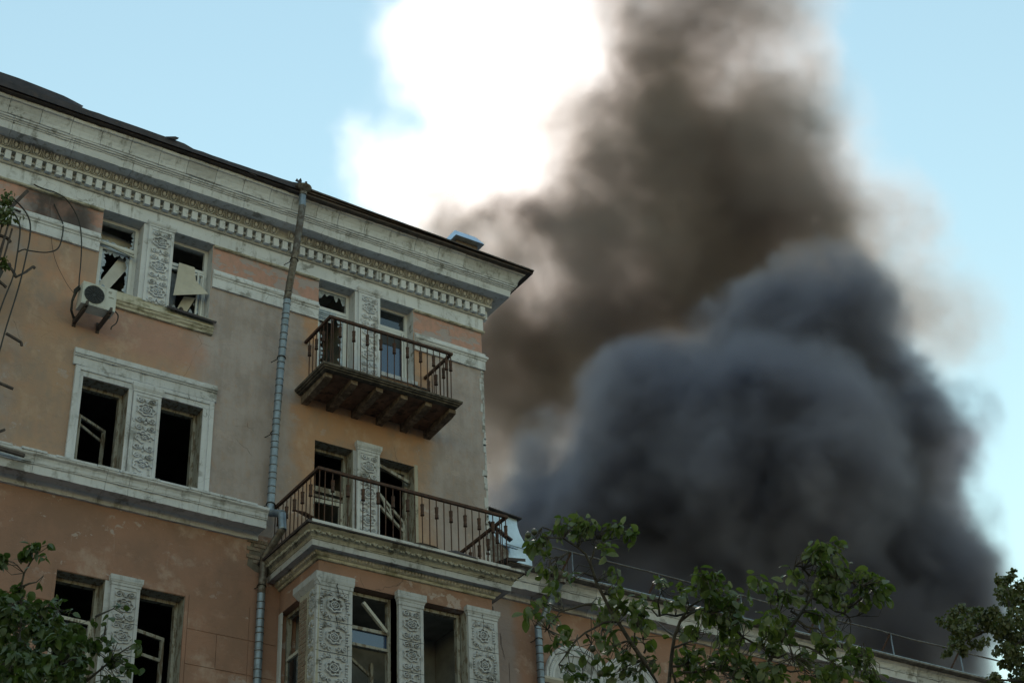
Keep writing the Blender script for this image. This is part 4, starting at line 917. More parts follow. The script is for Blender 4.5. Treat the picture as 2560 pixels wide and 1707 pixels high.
FIG_TRUNKS= [[(2.6, -15.6, -1.65, 0.075), (3.278, -15.928, 0.162, 0.06), (3.956, -16.256, 1.924, 0.015), (5.065, -16.792, 3.124, 0.012), (4.985, -16.793, 3.235, 0.0113), (4.911, -16.791, 3.324, 0.0105), (4.851, -16.796, 3.401, 0.0098), (4.812, -16.797, 3.442, 0.0091), (4.748, -16.81, 3.534, 0.0084), (4.703, -16.821, 3.594, 0.0076), (4.667, -16.841, 3.659, 0.0069), (4.627, -16.853, 3.714, 0.0062), (4.584, -16.849, 3.743, 0.0055), (4.51, -16.83, 3.785, 0.0047), (4.444, -16.795, 3.791, 0.004)], [(2.6, -15.6, -1.65, 0.075), (3.331, -15.888, 0.206, 0.06), (4.062, -16.176, 2.011, 0.014), (5.258, -16.647, 3.211, 0.0115), (5.245, -16.708, 3.34, 0.0104), (5.238, -16.754, 3.427, 0.0093), (5.246, -16.801, 3.492, 0.0083), (5.267, -16.86, 3.555, 0.0072), (5.307, -16.918, 3.585, 0.0061), (5.322, -16.976, 3.653, 0.005)], [(2.6, -15.6, -1.65, 0.075), (3.4, -15.994, 0.16, 0.06), (4.2, -16.388, 1.919, 0.015), (5.509, -17.032, 3.119, 0.012), (5.548, -17.083, 3.201, 0.0112), (5.578, -17.118, 3.267, 0.0104), (5.622, -17.18, 3.354, 0.0096), (5.662, -17.229, 3.423, 0.0088), (5.69, -17.254, 3.47, 0.008), (5.723, -17.294, 3.531, 0.0072), (5.739, -17.312, 3.585, 0.0064), (5.773, -17.36, 3.655, 0.0056), (5.787, -17.393, 3.732, 0.0048), (5.772, -17.393, 3.801, 0.004)]]
FIG_TWIGS= [[(4.695, -16.802, 3.675, 0.007), (4.697, -16.816, 3.733, 0.006), (4.704, -16.833, 3.791, 0.0049), (4.687, -16.822, 3.83, 0.0038), (4.661, -16.804, 3.87, 0.0028)], [(4.717, -16.797, 3.638, 0.007), (4.623, -16.829, 3.62, 0.0049), (4.541, -16.852, 3.57, 0.0028)], [(4.857, -16.78, 3.418, 0.007), (4.793, -16.732, 3.42, 0.0062), (4.761, -16.696, 3.397, 0.0053), (4.702, -16.627, 3.351, 0.0045), (4.675, -16.579, 3.297, 0.0036), (4.648, -16.532, 3.243, 0.0028)], [(4.73, -16.733, 3.509, 0.007), (4.672, -16.705, 3.498, 0.006), (4.607, -16.666, 3.476, 0.0049), (4.573, -16.643, 3.441, 0.0038), (4.538, -16.607, 3.381, 0.0028)], [(4.618, -16.803, 3.771, 0.007), (4.617, -16.809, 3.8, 0.0049), (4.697, -16.865, 3.81, 0.0028)], [(4.586, -16.768, 3.754, 0.007), (4.506, -16.787, 3.699, 0.0049), (4.429, -16.815, 3.653, 0.0028)], [(4.798, -16.722, 3.395, 0.007), (4.849, -16.737, 3.381, 0.0049), (4.907, -16.766, 3.381, 0.0028)], [(4.937, -16.832, 3.398, 0.007), (4.951, -16.775, 3.332, 0.0028)], [(4.733, -16.665, 3.379, 0.007), (4.853, -16.545, 3.387, 0.0028)], [(4.524, -16.774, 3.838, 0.007), (4.501, -16.75, 3.862, 0.0049), (4.462, -16.717, 3.887, 0.0028)], [(5.324, -16.88, 3.54, 0.007), (5.236, -16.781, 3.529, 0.006), (5.17, -16.715, 3.542, 0.0049), (5.119, -16.682, 3.589, 0.0038), (5.1, -16.676, 3.638, 0.0028)], [(5.165, -16.74, 3.531, 0.007), (5.063, -16.902, 3.589, 0.0028)], [(5.242, -16.749, 3.43, 0.007), (5.26, -16.652, 3.515, 0.0049), (5.287, -16.559, 3.595, 0.0028)], [(5.247, -16.725, 3.378, 0.007), (5.224, -16.827, 3.353, 0.0049), (5.221, -16.946, 3.326, 0.0028)], [(5.245, -16.769, 3.461, 0.007), (5.354, -16.719, 3.489, 0.0028)], [(5.285, -16.67, 3.213, 0.007), (5.239, -16.71, 3.276, 0.0028)], [(5.362, -16.905, 3.525, 0.007), (5.397, -16.923, 3.457, 0.0062), (5.456, -16.984, 3.426, 0.0053), (5.483, -17.004, 3.374, 0.0045), (5.511, -17.036, 3.337, 0.0036), (5.528, -17.065, 3.316, 0.0028)], [(5.252, -16.794, 3.496, 0.007), (5.295, -16.896, 3.528, 0.0049), (5.322, -16.95, 3.499, 0.0028)], [(5.133, -16.623, 3.363, 0.007), (5.111, -16.665, 3.386, 0.0049), (5.078, -16.692, 3.4, 0.0028)], [(5.263, -16.85, 3.577, 0.007), (5.269, -16.846, 3.656, 0.0028)], [(5.035, -16.563, 3.397, 0.007), (5.043, -16.557, 3.358, 0.0049), (5.096, -16.602, 3.351, 0.0028)], [(5.254, -16.683, 3.289, 0.007), (5.353, -16.713, 3.321, 0.0056), (5.463, -16.746, 3.336, 0.0042), (5.545, -16.732, 3.307, 0.0028)], [(5.313, -16.716, 3.257, 0.007), (5.351, -16.822, 3.232, 0.0056), (5.38, -16.918, 3.2, 0.0042), (5.39, -16.985, 3.144, 0.0028)], [(5.611, -17.292, 3.41, 0.007), (5.585, -17.289, 3.446, 0.0063), (5.546, -17.268, 3.475, 0.0056), (5.497, -17.232, 3.493, 0.0049), (5.466, -17.227, 3.532, 0.0042), (5.444, -17.227, 3.567, 0.0035), (5.403, -17.207, 3.596, 0.0028)], [(5.525, -17.255, 3.487, 0.007), (5.49, -17.298, 3.502, 0.0049), (5.483, -17.352, 3.49, 0.0028)], [(5.649, -17.374, 3.482, 0.007), (5.731, -17.4, 3.438, 0.006), (5.802, -17.424, 3.409, 0.0049), (5.837, -17.422, 3.394, 0.0038), (5.878, -17.44, 3.404, 0.0028)], [(5.682, -17.433, 3.523, 0.007), (5.7, -17.527, 3.511, 0.006), (5.712, -17.606, 3.484, 0.0049), (5.716, -17.669, 3.444, 0.0038), (5.711, -17.749, 3.444, 0.0028)], [(5.616, -17.282, 3.384, 0.007), (5.664, -17.321, 3.342, 0.0056), (5.703, -17.355, 3.303, 0.0042), (5.733, -17.408, 3.311, 0.0028)], [(5.591, -17.202, 3.288, 0.007), (5.642, -17.237, 3.274, 0.0062), (5.723, -17.287, 3.232, 0.0053), (5.783, -17.321, 3.197, 0.0045), (5.845, -17.374, 3.189, 0.0036), (5.9, -17.432, 3.2, 0.0028)], [(5.555, -17.137, 3.233, 0.007), (5.538, -17.216, 3.206, 0.0049), (5.53, -17.296, 3.164, 0.0028)], [(5.536, -17.12, 3.235, 0.007), (5.525, -17.101, 3.285, 0.006), (5.519, -17.073, 3.312, 0.0049), (5.468, -17.021, 3.367, 0.0038), (5.437, -16.995, 3.434, 0.0028)], [(5.628, -17.315, 3.422, 0.007), (5.652, -17.327, 3.422, 0.0049), (5.703, -17.353, 3.405, 0.0028)], [(5.542, -17.105, 3.197, 0.007), (5.6, -17.111, 3.2, 0.0056), (5.725, -17.171, 3.18, 0.0042), (5.782, -17.165, 3.159, 0.0028)], [(5.63, -17.346, 3.467, 0.007), (5.654, -17.353, 3.521, 0.0056), (5.651, -17.337, 3.579, 0.0042), (5.653, -17.309, 3.608, 0.0028)], [(5.633, -17.374, 3.508, 0.007), (5.545, -17.421, 3.481, 0.0028)], [(5.618, -17.407, 3.583, 0.007), (5.563, -17.426, 3.603, 0.0049), (5.505, -17.429, 3.601, 0.0028)], [(5.776, -17.449, 3.394, 0.007), (5.757, -17.474, 3.414, 0.0028)], [(5.78, -17.451, 3.388, 0.007), (5.841, -17.427, 3.439, 0.0028)]]
FIG_CL= [(4.59, -16.715, 3.893, 0.035, 6), (4.556, -16.908, 3.824, 0.04, 8), (4.586, -16.928, 3.848, 0.046, 10), (4.678, -16.997, 3.795, 0.029, 6), (4.732, -17.024, 3.828, 0.046, 8), (4.805, -17.009, 3.807, 0.035, 6), (4.841, -16.994, 3.765, 0.014, 1), (4.866, -16.707, 3.871, 0.029, 6), (4.715, -16.914, 3.695, 0.012, 1), (4.448, -16.739, 3.791, 0.046, 10), (4.459, -16.643, 3.823, 0.035, 6), (4.427, -16.772, 3.69, 0.014, 1), (4.462, -16.687, 3.665, 0.035, 5), (4.544, -16.701, 3.697, 0.029, 5), (4.619, -16.594, 3.632, 0.029, 3), (4.46, -16.781, 3.564, 0.023, 3), (4.695, -16.606, 3.726, 0.023, 3), (4.757, -16.876, 3.62, 0.046, 8), (4.822, -16.821, 3.589, 0.023, 3), (4.87, -16.744, 3.587, 0.035, 4), (4.83, -16.703, 3.514, 0.046, 6), (4.835, -16.635, 3.504, 0.035, 3), (4.811, -16.769, 3.514, 0.052, 8), (4.875, -16.843, 3.498, 0.046, 8), (4.96, -16.84, 3.474, 0.046, 8), (4.849, -16.92, 3.383, 0.046, 6), (5.053, -16.752, 3.453, 0.023, 3), (4.926, -17.037, 3.541, 0.029, 4), (5.064, -16.976, 3.587, 0.018, 1), (5.092, -16.733, 3.614, 0.035, 4), (5.167, -16.858, 3.567, 0.041, 7), (5.117, -16.972, 3.528, 0.018, 2), (5.325, -16.748, 3.735, 0.024, 3), (5.197, -16.938, 3.603, 0.024, 3), (4.588, -16.489, 3.567, 0.046, 6), (4.498, -16.651, 3.422, 0.023, 2), (4.573, -16.623, 3.446, 0.017, 1), (4.373, -16.694, 3.41, 0.029, 4), (4.516, -16.77, 3.296, 0.04, 7), (4.585, -16.671, 3.299, 0.029, 4), (4.599, -16.553, 3.329, 0.017, 2), (4.728, -16.532, 3.38, 0.023, 3), (4.856, -16.382, 3.418, 0.017, 1), (4.685, -16.715, 3.224, 0.023, 1), (4.749, -16.447, 3.25, 0.017, 1), (4.667, -16.609, 3.176, 0.017, 1), (4.676, -16.572, 3.234, 0.023, 3), (4.685, -16.818, 3.281, 0.029, 4), (4.72, -16.809, 3.214, 0.035, 4), (4.757, -16.73, 3.227, 0.017, 1), (4.753, -16.857, 3.345, 0.035, 3), (4.836, -16.722, 3.341, 0.029, 3), (4.816, -16.777, 3.256, 0.035, 3), (5.014, -16.69, 3.407, 0.017, 2), (5.012, -16.824, 3.319, 0.02, 1), (5.066, -16.88, 3.345, 0.017, 1), (5.1, -16.765, 3.383, 0.017, 1), (4.941, -16.672, 3.253, 0.052, 10), (4.933, -16.761, 3.26, 0.035, 5), (4.879, -16.678, 3.161, 0.029, 4), (4.844, -16.674, 3.198, 0.029, 3), (4.824, -16.477, 3.223, 0.035, 5), (4.863, -16.538, 3.19, 0.035, 4), (5.001, -16.72, 3.204, 0.035, 4), (5.071, -16.741, 3.276, 0.029, 4), (5.017, -16.875, 3.187, 0.023, 2), (5.297, -16.784, 3.44, 0.036, 4), (5.183, -16.974, 3.363, 0.036, 4), (5.422, -16.777, 3.493, 0.018, 1), (5.264, -16.812, 3.41, 0.024, 2), (5.304, -16.97, 3.652, 0.053, 14), (5.37, -16.978, 3.688, 0.053, 14), (5.25, -16.978, 3.687, 0.036, 6), (5.317, -17.017, 3.584, 0.059, 18), (5.473, -16.923, 3.618, 0.059, 18), (5.431, -17.023, 3.531, 0.053, 14), (5.391, -17.106, 3.421, 0.036, 8), (5.361, -16.907, 3.537, 0.047, 10), (5.178, -17.054, 3.422, 0.03, 4), (5.591, -16.959, 3.635, 0.024, 2), (5.366, -16.983, 3.476, 0.053, 10), (5.418, -16.966, 3.431, 0.047, 10), (5.56, -16.749, 3.506, 0.036, 6), (5.6, -16.791, 3.485, 0.041, 8), (5.454, -16.932, 3.334, 0.047, 8), (5.469, -16.846, 3.313, 0.047, 8), (5.357, -16.696, 3.366, 0.053, 8), (5.381, -16.618, 3.368, 0.041, 6), (5.311, -16.842, 3.321, 0.036, 5), (5.368, -16.803, 3.242, 0.053, 10), (5.4, -16.665, 3.279, 0.053, 8), (5.416, -16.842, 3.28, 0.036, 5), (5.344, -16.672, 3.23, 0.047, 6), (5.53, -16.885, 3.279, 0.053, 8), (5.443, -17.036, 3.141, 0.047, 6), (5.476, -17.053, 3.208, 0.036, 5), (5.215, -17.055, 3.069, 0.036, 5), (4.51, -16.829, 3.874, 0.04, 6), (4.658, -16.74, 3.983, 0.035, 5), (5.545, -17.58, 3.643, 0.049, 16), (5.786, -17.476, 3.78, 0.027, 4), (5.767, -17.461, 3.722, 0.038, 9), (5.647, -17.48, 3.634, 0.049, 14), (5.715, -17.514, 3.594, 0.049, 14), (5.687, -17.454, 3.573, 0.049, 12), (5.665, -17.563, 3.5, 0.032, 6), (5.567, -17.467, 3.674, 0.022, 3), (5.548, -17.366, 3.614, 0.027, 4), (5.599, -17.291, 3.61, 0.022, 2), (5.845, -17.507, 3.609, 0.032, 6), (5.772, -17.65, 3.493, 0.043, 12), (5.923, -17.572, 3.588, 0.032, 6), (5.841, -17.713, 3.465, 0.022, 2), (5.867, -17.627, 3.472, 0.038, 8), (5.87, -17.548, 3.505, 0.043, 9), (5.824, -17.529, 3.434, 0.027, 3), (5.865, -17.588, 3.425, 0.022, 2), (5.933, -17.607, 3.46, 0.027, 4), (5.629, -17.472, 3.507, 0.038, 7), (5.638, -17.467, 3.454, 0.032, 5), (5.711, -17.479, 3.488, 0.038, 6), (5.838, -17.408, 3.515, 0.032, 5), (5.727, -17.441, 3.432, 0.016, 1), (5.942, -17.343, 3.522, 0.022, 2), (5.426, -17.198, 3.61, 0.032, 5), (5.219, -17.468, 3.43, 0.027, 3), (5.446, -17.293, 3.541, 0.032, 5), (5.531, -17.054, 3.64, 0.016, 2), (5.485, -17.234, 3.516, 0.022, 2), (5.5, -17.319, 3.501, 0.027, 4), (5.504, -17.378, 3.461, 0.032, 5), (5.71, -17.219, 3.529, 0.024, 2), (5.746, -17.279, 3.472, 0.027, 3), (5.757, -17.331, 3.437, 0.032, 4), (5.768, -17.355, 3.384, 0.032, 5), (5.882, -17.283, 3.383, 0.032, 4), (5.868, -17.348, 3.321, 0.027, 3), (5.575, -17.397, 3.267, 0.022, 1), (5.761, -17.259, 3.34, 0.027, 3), (5.746, -17.317, 3.275, 0.032, 4), (5.752, -17.357, 3.244, 0.032, 4), (5.765, -17.236, 3.292, 0.022, 2), (5.526, -17.219, 3.433, 0.032, 5), (5.273, -17.423, 3.283, 0.032, 5), (5.678, -17.105, 3.463, 0.032, 5), (5.657, -17.164, 3.436, 0.022, 2), (5.539, -17.212, 3.353, 0.038, 6), (5.473, -17.193, 3.353, 0.032, 4), (5.55, -17.146, 3.33, 0.038, 6), (5.488, -17.314, 3.253, 0.032, 4), (5.521, -17.096, 3.315, 0.032, 4), (5.546, -17.186, 3.263, 0.032, 4), (5.509, -17.161, 3.243, 0.022, 2), (5.575, -17.296, 3.188, 0.038, 5), (5.625, -17.313, 3.209, 0.027, 3), (5.751, -17.128, 3.234, 0.032, 4), (5.946, -17.308, 3.278, 0.043, 8), (5.915, -17.398, 3.221, 0.038, 7), (5.897, -17.448, 3.161, 0.032, 4), (5.752, -17.443, 3.146, 0.032, 5), (5.909, -17.323, 3.17, 0.049, 9), (6.02, -17.286, 3.193, 0.032, 5), (5.676, -17.467, 3.085, 0.043, 8), (5.861, -17.203, 3.193, 0.049, 10), (5.564, -17.432, 3.044, 0.032, 5), (5.772, -17.333, 3.091, 0.043, 8), (5.701, -17.158, 3.141, 0.027, 3), (5.604, -17.327, 3.046, 0.032, 4), (5.448, -17.238, 3.109, 0.043, 8), (5.548, -17.06, 3.165, 0.038, 5), (5.653, -17.046, 3.183, 0.032, 5), (5.432, -17.08, 3.186, 0.043, 8), (5.539, -16.897, 3.256, 0.038, 6), (5.432, -17.113, 3.146, 0.032, 4), (5.533, -16.82, 3.254, 0.043, 7), (5.386, -16.965, 3.242, 0.038, 6), (5.458, -17.011, 3.244, 0.032, 4), (5.97, -17.376, 3.117, 0.043, 7), (5.99, -17.427, 3.07, 0.032, 5)]
FIG_FRUIT= [(4.369, -16.721, 3.819), (4.393, -16.745, 3.832), (4.591, -16.632, 3.388), (4.748, -16.694, 3.286), (4.798, -16.674, 3.171), (5.509, -17.456, 3.467), (5.506, -17.446, 3.456), (5.669, -17.56, 3.372)]
BUSH_CL= [(2.037, -16.111, 3.464, 0.037, 14), (2.085, -16.173, 3.477, 0.012, 2), (2.145, -15.974, 3.504, 0.016, 3), (1.919, -16.083, 3.41, 0.023, 5), (1.921, -16.063, 3.377, 0.014, 3), (2.128, -15.977, 3.362, 0.012, 1), (2.056, -16.068, 3.261, 0.01, 1), (2.439, -16.224, 3.213, 0.016, 2), (2.417, -16.169, 3.188, 0.012, 1), (2.446, -16.033, 3.204, 0.012, 1), (2.393, -16.027, 3.205, 0.016, 2), (2.436, -16.018, 3.132, 0.023, 4), (2.454, -16.098, 3.1, 0.023, 4), (2.361, -16.1, 3.063, 0.028, 5), (2.441, -15.94, 3.11, 0.023, 4), (2.437, -16.17, 3.023, 0.018, 3), (2.505, -16.056, 3.032, 0.032, 8), (2.511, -16.158, 2.968, 0.028, 6), (2.559, -16.081, 2.991, 0.018, 3), (2.483, -16.011, 2.961, 0.023, 5), (2.565, -15.9, 3.001, 0.023, 5), (2.496, -16.344, 2.997, 0.023, 3), (2.663, -15.948, 3.068, 0.016, 1), (2.569, -16.171, 3.062, 0.014, 2), (2.022, -16.039, 3.458, 0.028, 7), (2.227, -15.972, 3.313, 0.014, 2), (2.216, -16.118, 3.247, 0.012, 1), (2.274, -16.053, 3.233, 0.018, 2), (2.179, -15.691, 3.222, 0.035, 9), (2.071, -15.915, 3.248, 0.035, 9), (2.054, -16.049, 3.015, 0.035, 9), (2.124, -15.743, 3.105, 0.035, 9), (2.178, -15.763, 3.044, 0.035, 9), (2.01, -16.243, 2.798, 0.035, 9), (2.23, -15.357, 3.212, 0.035, 9), (2.072, -15.797, 3.298, 0.035, 9), (2.025, -16.625, 2.828, 0.035, 9), (2.151, -16.064, 2.901, 0.035, 9), (2.164, -15.297, 3.448, 0.035, 9), (2.354, -15.343, 3.309, 0.035, 9), (2.047, -15.774, 3.308, 0.035, 9), (2.01, -16.33, 2.837, 0.035, 9), (2.314, -15.91, 2.973, 0.035, 9), (2.256, -15.541, 3.351, 0.035, 9), (2.143, -15.641, 3.054, 0.035, 9), (2.366, -15.955, 2.952, 0.035, 9), (2.256, -16.068, 2.926, 0.035, 9), (2.343, -15.569, 3.144, 0.035, 9), (2.144, -15.872, 3.036, 0.035, 9), (2.346, -15.783, 3.176, 0.035, 9), (2.4, -15.733, 3.176, 0.035, 9), (2.255, -15.388, 3.528, 0.035, 9), (2.38, -15.858, 3.196, 0.035, 9), (2.36, -15.753, 3.039, 0.035, 9), (2.17, -16.401, 2.797, 0.035, 9), (2.361, -15.491, 3.217, 0.035, 9), (2.415, -15.55, 3.108, 0.035, 9), (2.06, -15.904, 3.341, 0.035, 9), (2.017, -16.511, 2.718, 0.035, 9), (2.129, -16.086, 3.216, 0.035, 9), (2.233, -15.763, 2.986, 0.035, 9), (2.406, -15.165, 3.336, 0.035, 9), (2.3, -15.631, 3.107, 0.035, 9), (2.247, -15.568, 3.186, 0.035, 9), (2.208, -15.569, 3.24, 0.035, 9), (2.428, -15.48, 3.347, 0.035, 9), (2.055, -16.16, 2.921, 0.035, 9), (1.973, -16.109, 3.116, 0.035, 9), (2.195, -16.265, 3.019, 0.035, 9), (2.042, -15.878, 3.052, 0.035, 9), (2.351, -16.019, 3.092, 0.035, 9), (2.086, -15.857, 3.32, 0.035, 9), (2.076, -16.185, 3.059, 0.035, 9), (2.216, -15.837, 3.18, 0.035, 9), (1.946, -16.118, 3.145, 0.035, 9), (2.293, -15.116, 3.31, 0.035, 9), (2.04, -15.964, 3.025, 0.035, 9), (2.29, -15.0, 3.441, 0.035, 9), (2.332, -15.355, 3.395, 0.035, 9), (2.199, -16.204, 2.852, 0.035, 9), (2.398, -15.59, 3.268, 0.035, 9), (2.375, -15.647, 3.095, 0.035, 9), (1.936, -16.22, 2.762, 0.035, 9), (2.289, -15.617, 3.09, 0.035, 9), (2.005, -15.875, 3.237, 0.035, 9), (2.265, -15.758, 3.194, 0.035, 9), (2.039, -16.08, 2.997, 0.035, 9), (2.111, -15.786, 2.987, 0.035, 9), (2.262, -15.802, 3.348, 0.035, 9), (2.196, -15.91, 3.108, 0.035, 9), (2.017, -15.944, 2.916, 0.035, 9), (2.053, -15.954, 3.32, 0.035, 9), (1.968, -16.062, 2.883, 0.035, 9), (2.398, -15.775, 3.126, 0.035, 9), (2.008, -16.637, 2.737, 0.035, 9), (2.27, -15.335, 3.272, 0.035, 9), (2.324, -15.886, 3.18, 0.035, 9), (2.181, -15.735, 3.309, 0.035, 9), (2.273, -15.523, 3.105, 0.035, 9), (2.183, -16.206, 2.821, 0.035, 9), (2.258, -15.138, 3.526, 0.035, 9), (2.059, -16.166, 2.933, 0.035, 9), (2.12, -15.708, 3.282, 0.035, 9), (2.438, -15.792, 3.119, 0.035, 9), (2.427, -15.411, 3.153, 0.035, 9), (2.192, -15.815, 3.045, 0.035, 9), (1.955, -16.31, 3.065, 0.035, 9), (2.426, -15.779, 3.094, 0.035, 9), (1.943, -16.555, 2.674, 0.035, 9), (2.092, -15.886, 3.101, 0.035, 9), (2.288, -16.067, 3.136, 0.035, 9), (2.28, -15.31, 3.25, 0.035, 9), (2.08, -15.97, 3.223, 0.035, 9), (2.189, -16.018, 3.106, 0.035, 9), (2.258, -16.159, 3.096, 0.035, 9), (2.169, -16.161, 3.075, 0.035, 9), (2.253, -16.008, 2.938, 0.035, 9), (2.143, -15.578, 3.077, 0.035, 9), (1.895, -16.228, 2.993, 0.035, 9), (2.048, -15.919, 3.189, 0.035, 9), (2.213, -16.361, 2.941, 0.035, 9), (2.269, -15.938, 3.117, 0.035, 9), (2.277, -15.857, 3.224, 0.035, 9), (2.21, -16.276, 2.956, 0.035, 9), (2.242, -16.08, 3.086, 0.035, 9), (2.214, -15.874, 3.251, 0.035, 9), (2.123, -15.564, 3.209, 0.035, 9), (2.318, -15.626, 3.376, 0.035, 9), (2.39, -15.904, 2.989, 0.035, 9), (2.053, -16.174, 3.044, 0.035, 9), (1.966, -16.315, 2.855, 0.035, 9), (2.135, -15.626, 3.345, 0.035, 9), (2.498, -15.493, 3.345, 0.035, 9), (2.151, -15.68, 3.082, 0.035, 9), (2.413, -15.363, 3.264, 0.035, 9), (2.092, -16.031, 3.179, 0.035, 9), (1.979, -16.008, 3.254, 0.035, 9), (2.345, -15.413, 3.431, 0.035, 9), (1.913, -16.183, 3.14, 0.035, 9), (2.084, -15.604, 3.169, 0.035, 9), (2.07, -15.72, 3.246, 0.035, 9), (2.327, -15.867, 3.191, 0.035, 9), (2.224, -15.247, 3.281, 0.035, 9), (2.298, -16.162, 2.943, 0.035, 9), (2.104, -15.906, 2.906, 0.035, 9), (2.05, -16.562, 2.932, 0.035, 9), (1.954, -16.149, 3.003, 0.035, 9), (1.957, -16.042, 3.235, 0.035, 9)]
BUSH_TWIGS= [[(2.075, -15.931, 3.244, 0.0065), (2.05, -15.975, 3.336, 0.0055), (2.046, -16.008, 3.389, 0.0045), (2.062, -16.047, 3.439, 0.0035), (2.077, -16.073, 3.465, 0.0025)], [(2.051, -15.966, 3.335, 0.0065), (2.079, -15.991, 3.35, 0.0045), (2.107, -16.012, 3.355, 0.0025)], [(2.412, -15.911, 2.956, 0.0065), (2.456, -15.94, 3.004, 0.0055), (2.5, -15.97, 3.053, 0.0045), (2.534, -15.993, 3.094, 0.0035), (2.594, -16.03, 3.144, 0.0025)], [(2.421, -15.92, 2.968, 0.0065), (2.462, -15.982, 3.009, 0.0045), (2.486, -16.033, 3.037, 0.0025)], [(2.397, -16.031, 3.238, 0.0065), (2.414, -16.208, 3.21, 0.0025)], [(2.452, -16.016, 3.164, 0.0065), (2.45, -16.022, 3.209, 0.0025)], [(2.098, -15.85, 3.045, 0.0065), (2.158, -15.861, 3.075, 0.0045), (2.209, -15.872, 3.109, 0.0025)], [(2.224, -15.846, 2.945, 0.0065), (2.15, -15.897, 3.037, 0.0052), (2.08, -15.957, 3.141, 0.0038), (2.051, -16.013, 3.207, 0.0025)], [(2.344, -15.887, 2.952, 0.0065), (2.336, -15.951, 3.053, 0.0052), (2.277, -16.004, 3.162, 0.0038), (2.212, -16.039, 3.23, 0.0025)], [(2.264, -15.859, 2.948, 0.0065), (2.288, -15.862, 3.124, 0.0045), (2.212, -15.831, 3.289, 0.0025)]]
LINDEN_CL= [(18.816, -7.326, 10.166, 0.098, 50), (18.775, -7.188, 10.109, 0.11, 60), (18.614, -7.236, 9.93, 0.098, 50), (18.322, -7.301, 9.882, 0.061, 20), (18.327, -7.744, 9.698, 0.146, 90), (18.8, -7.59, 10.006, 0.11, 60), (18.623, -7.914, 9.816, 0.11, 60), (18.621, -8.09, 9.771, 0.098, 60), (18.66, -7.748, 9.739, 0.146, 80), (18.74, -7.882, 9.703, 0.134, 80), (18.791, -7.198, 9.828, 0.122, 70), (18.217, -7.857, 9.484, 0.122, 70), (19.349, -6.61, 9.982, 0.098, 45), (18.172, -7.726, 9.293, 0.098, 50), (18.263, -7.385, 9.353, 0.073, 30), (18.719, -6.909, 9.568, 0.049, 15), (18.273, -7.681, 9.257, 0.073, 35), (18.474, -7.714, 9.406, 0.073, 30), (18.717, -7.601, 9.447, 0.049, 15), (17.679, -8.583, 8.956, 0.073, 30), (18.657, -8.037, 9.528, 0.122, 80), (18.545, -8.294, 9.528, 0.134, 90), (18.902, -8.114, 9.522, 0.159, 110), (19.101, -7.764, 9.597, 0.122, 70), (18.97, -8.012, 10.408, 0.085, 40), (19.359, -7.821, 10.521, 0.11, 60), (19.372, -7.94, 10.592, 0.073, 30), (19.231, -8.114, 10.578, 0.037, 10), (18.785, -8.165, 10.101, 0.11, 60), (19.265, -7.936, 10.272, 0.134, 90), (18.589, -8.655, 9.945, 0.11, 70), (18.955, -8.34, 9.966, 0.122, 80), (19.362, -7.7, 10.26, 0.073, 30), (19.223, -7.967, 10.071, 0.098, 50), (18.505, -8.665, 9.592, 0.073, 25), (18.752, -8.326, 9.68, 0.122, 70), (19.389, -7.947, 9.873, 0.098, 50), (19.312, -7.926, 9.602, 0.122, 80), (19.433, -7.673, 9.596, 0.134, 80), (18.316, -8.389, 9.036, 0.11, 60), (18.416, -8.118, 9.097, 0.061, 20), (18.811, -7.867, 9.316, 0.073, 25), (18.732, -8.258, 9.093, 0.122, 80), (19.008, -7.851, 9.2, 0.11, 60), (18.983, -7.755, 9.157, 0.073, 25), (19.271, -7.853, 9.2, 0.11, 60), (19.033, -7.881, 9.06, 0.073, 25), (19.301, -7.617, 9.058, 0.073, 30), (19.454, -7.665, 9.131, 0.085, 40), (19.245, -7.814, 8.917, 0.073, 30), (18.48, -7.956, 8.774, 0.098, 45), (19.359, -7.177, 9.252, 0.049, 15), (19.051, -7.549, 8.976, 0.073, 30), (19.22, -8.386, 10.231, 0.146, 90), (19.187, -8.389, 9.97, 0.171, 120), (18.57, -8.782, 9.378, 0.183, 120), (19.427, -8.047, 9.528, 0.183, 120), (18.993, -8.277, 9.052, 0.171, 120), (18.81, -8.336, 8.722, 0.146, 90), (19.746, -8.107, 9.947, 0.195, 120), (19.219, -8.379, 9.239, 0.195, 120)]
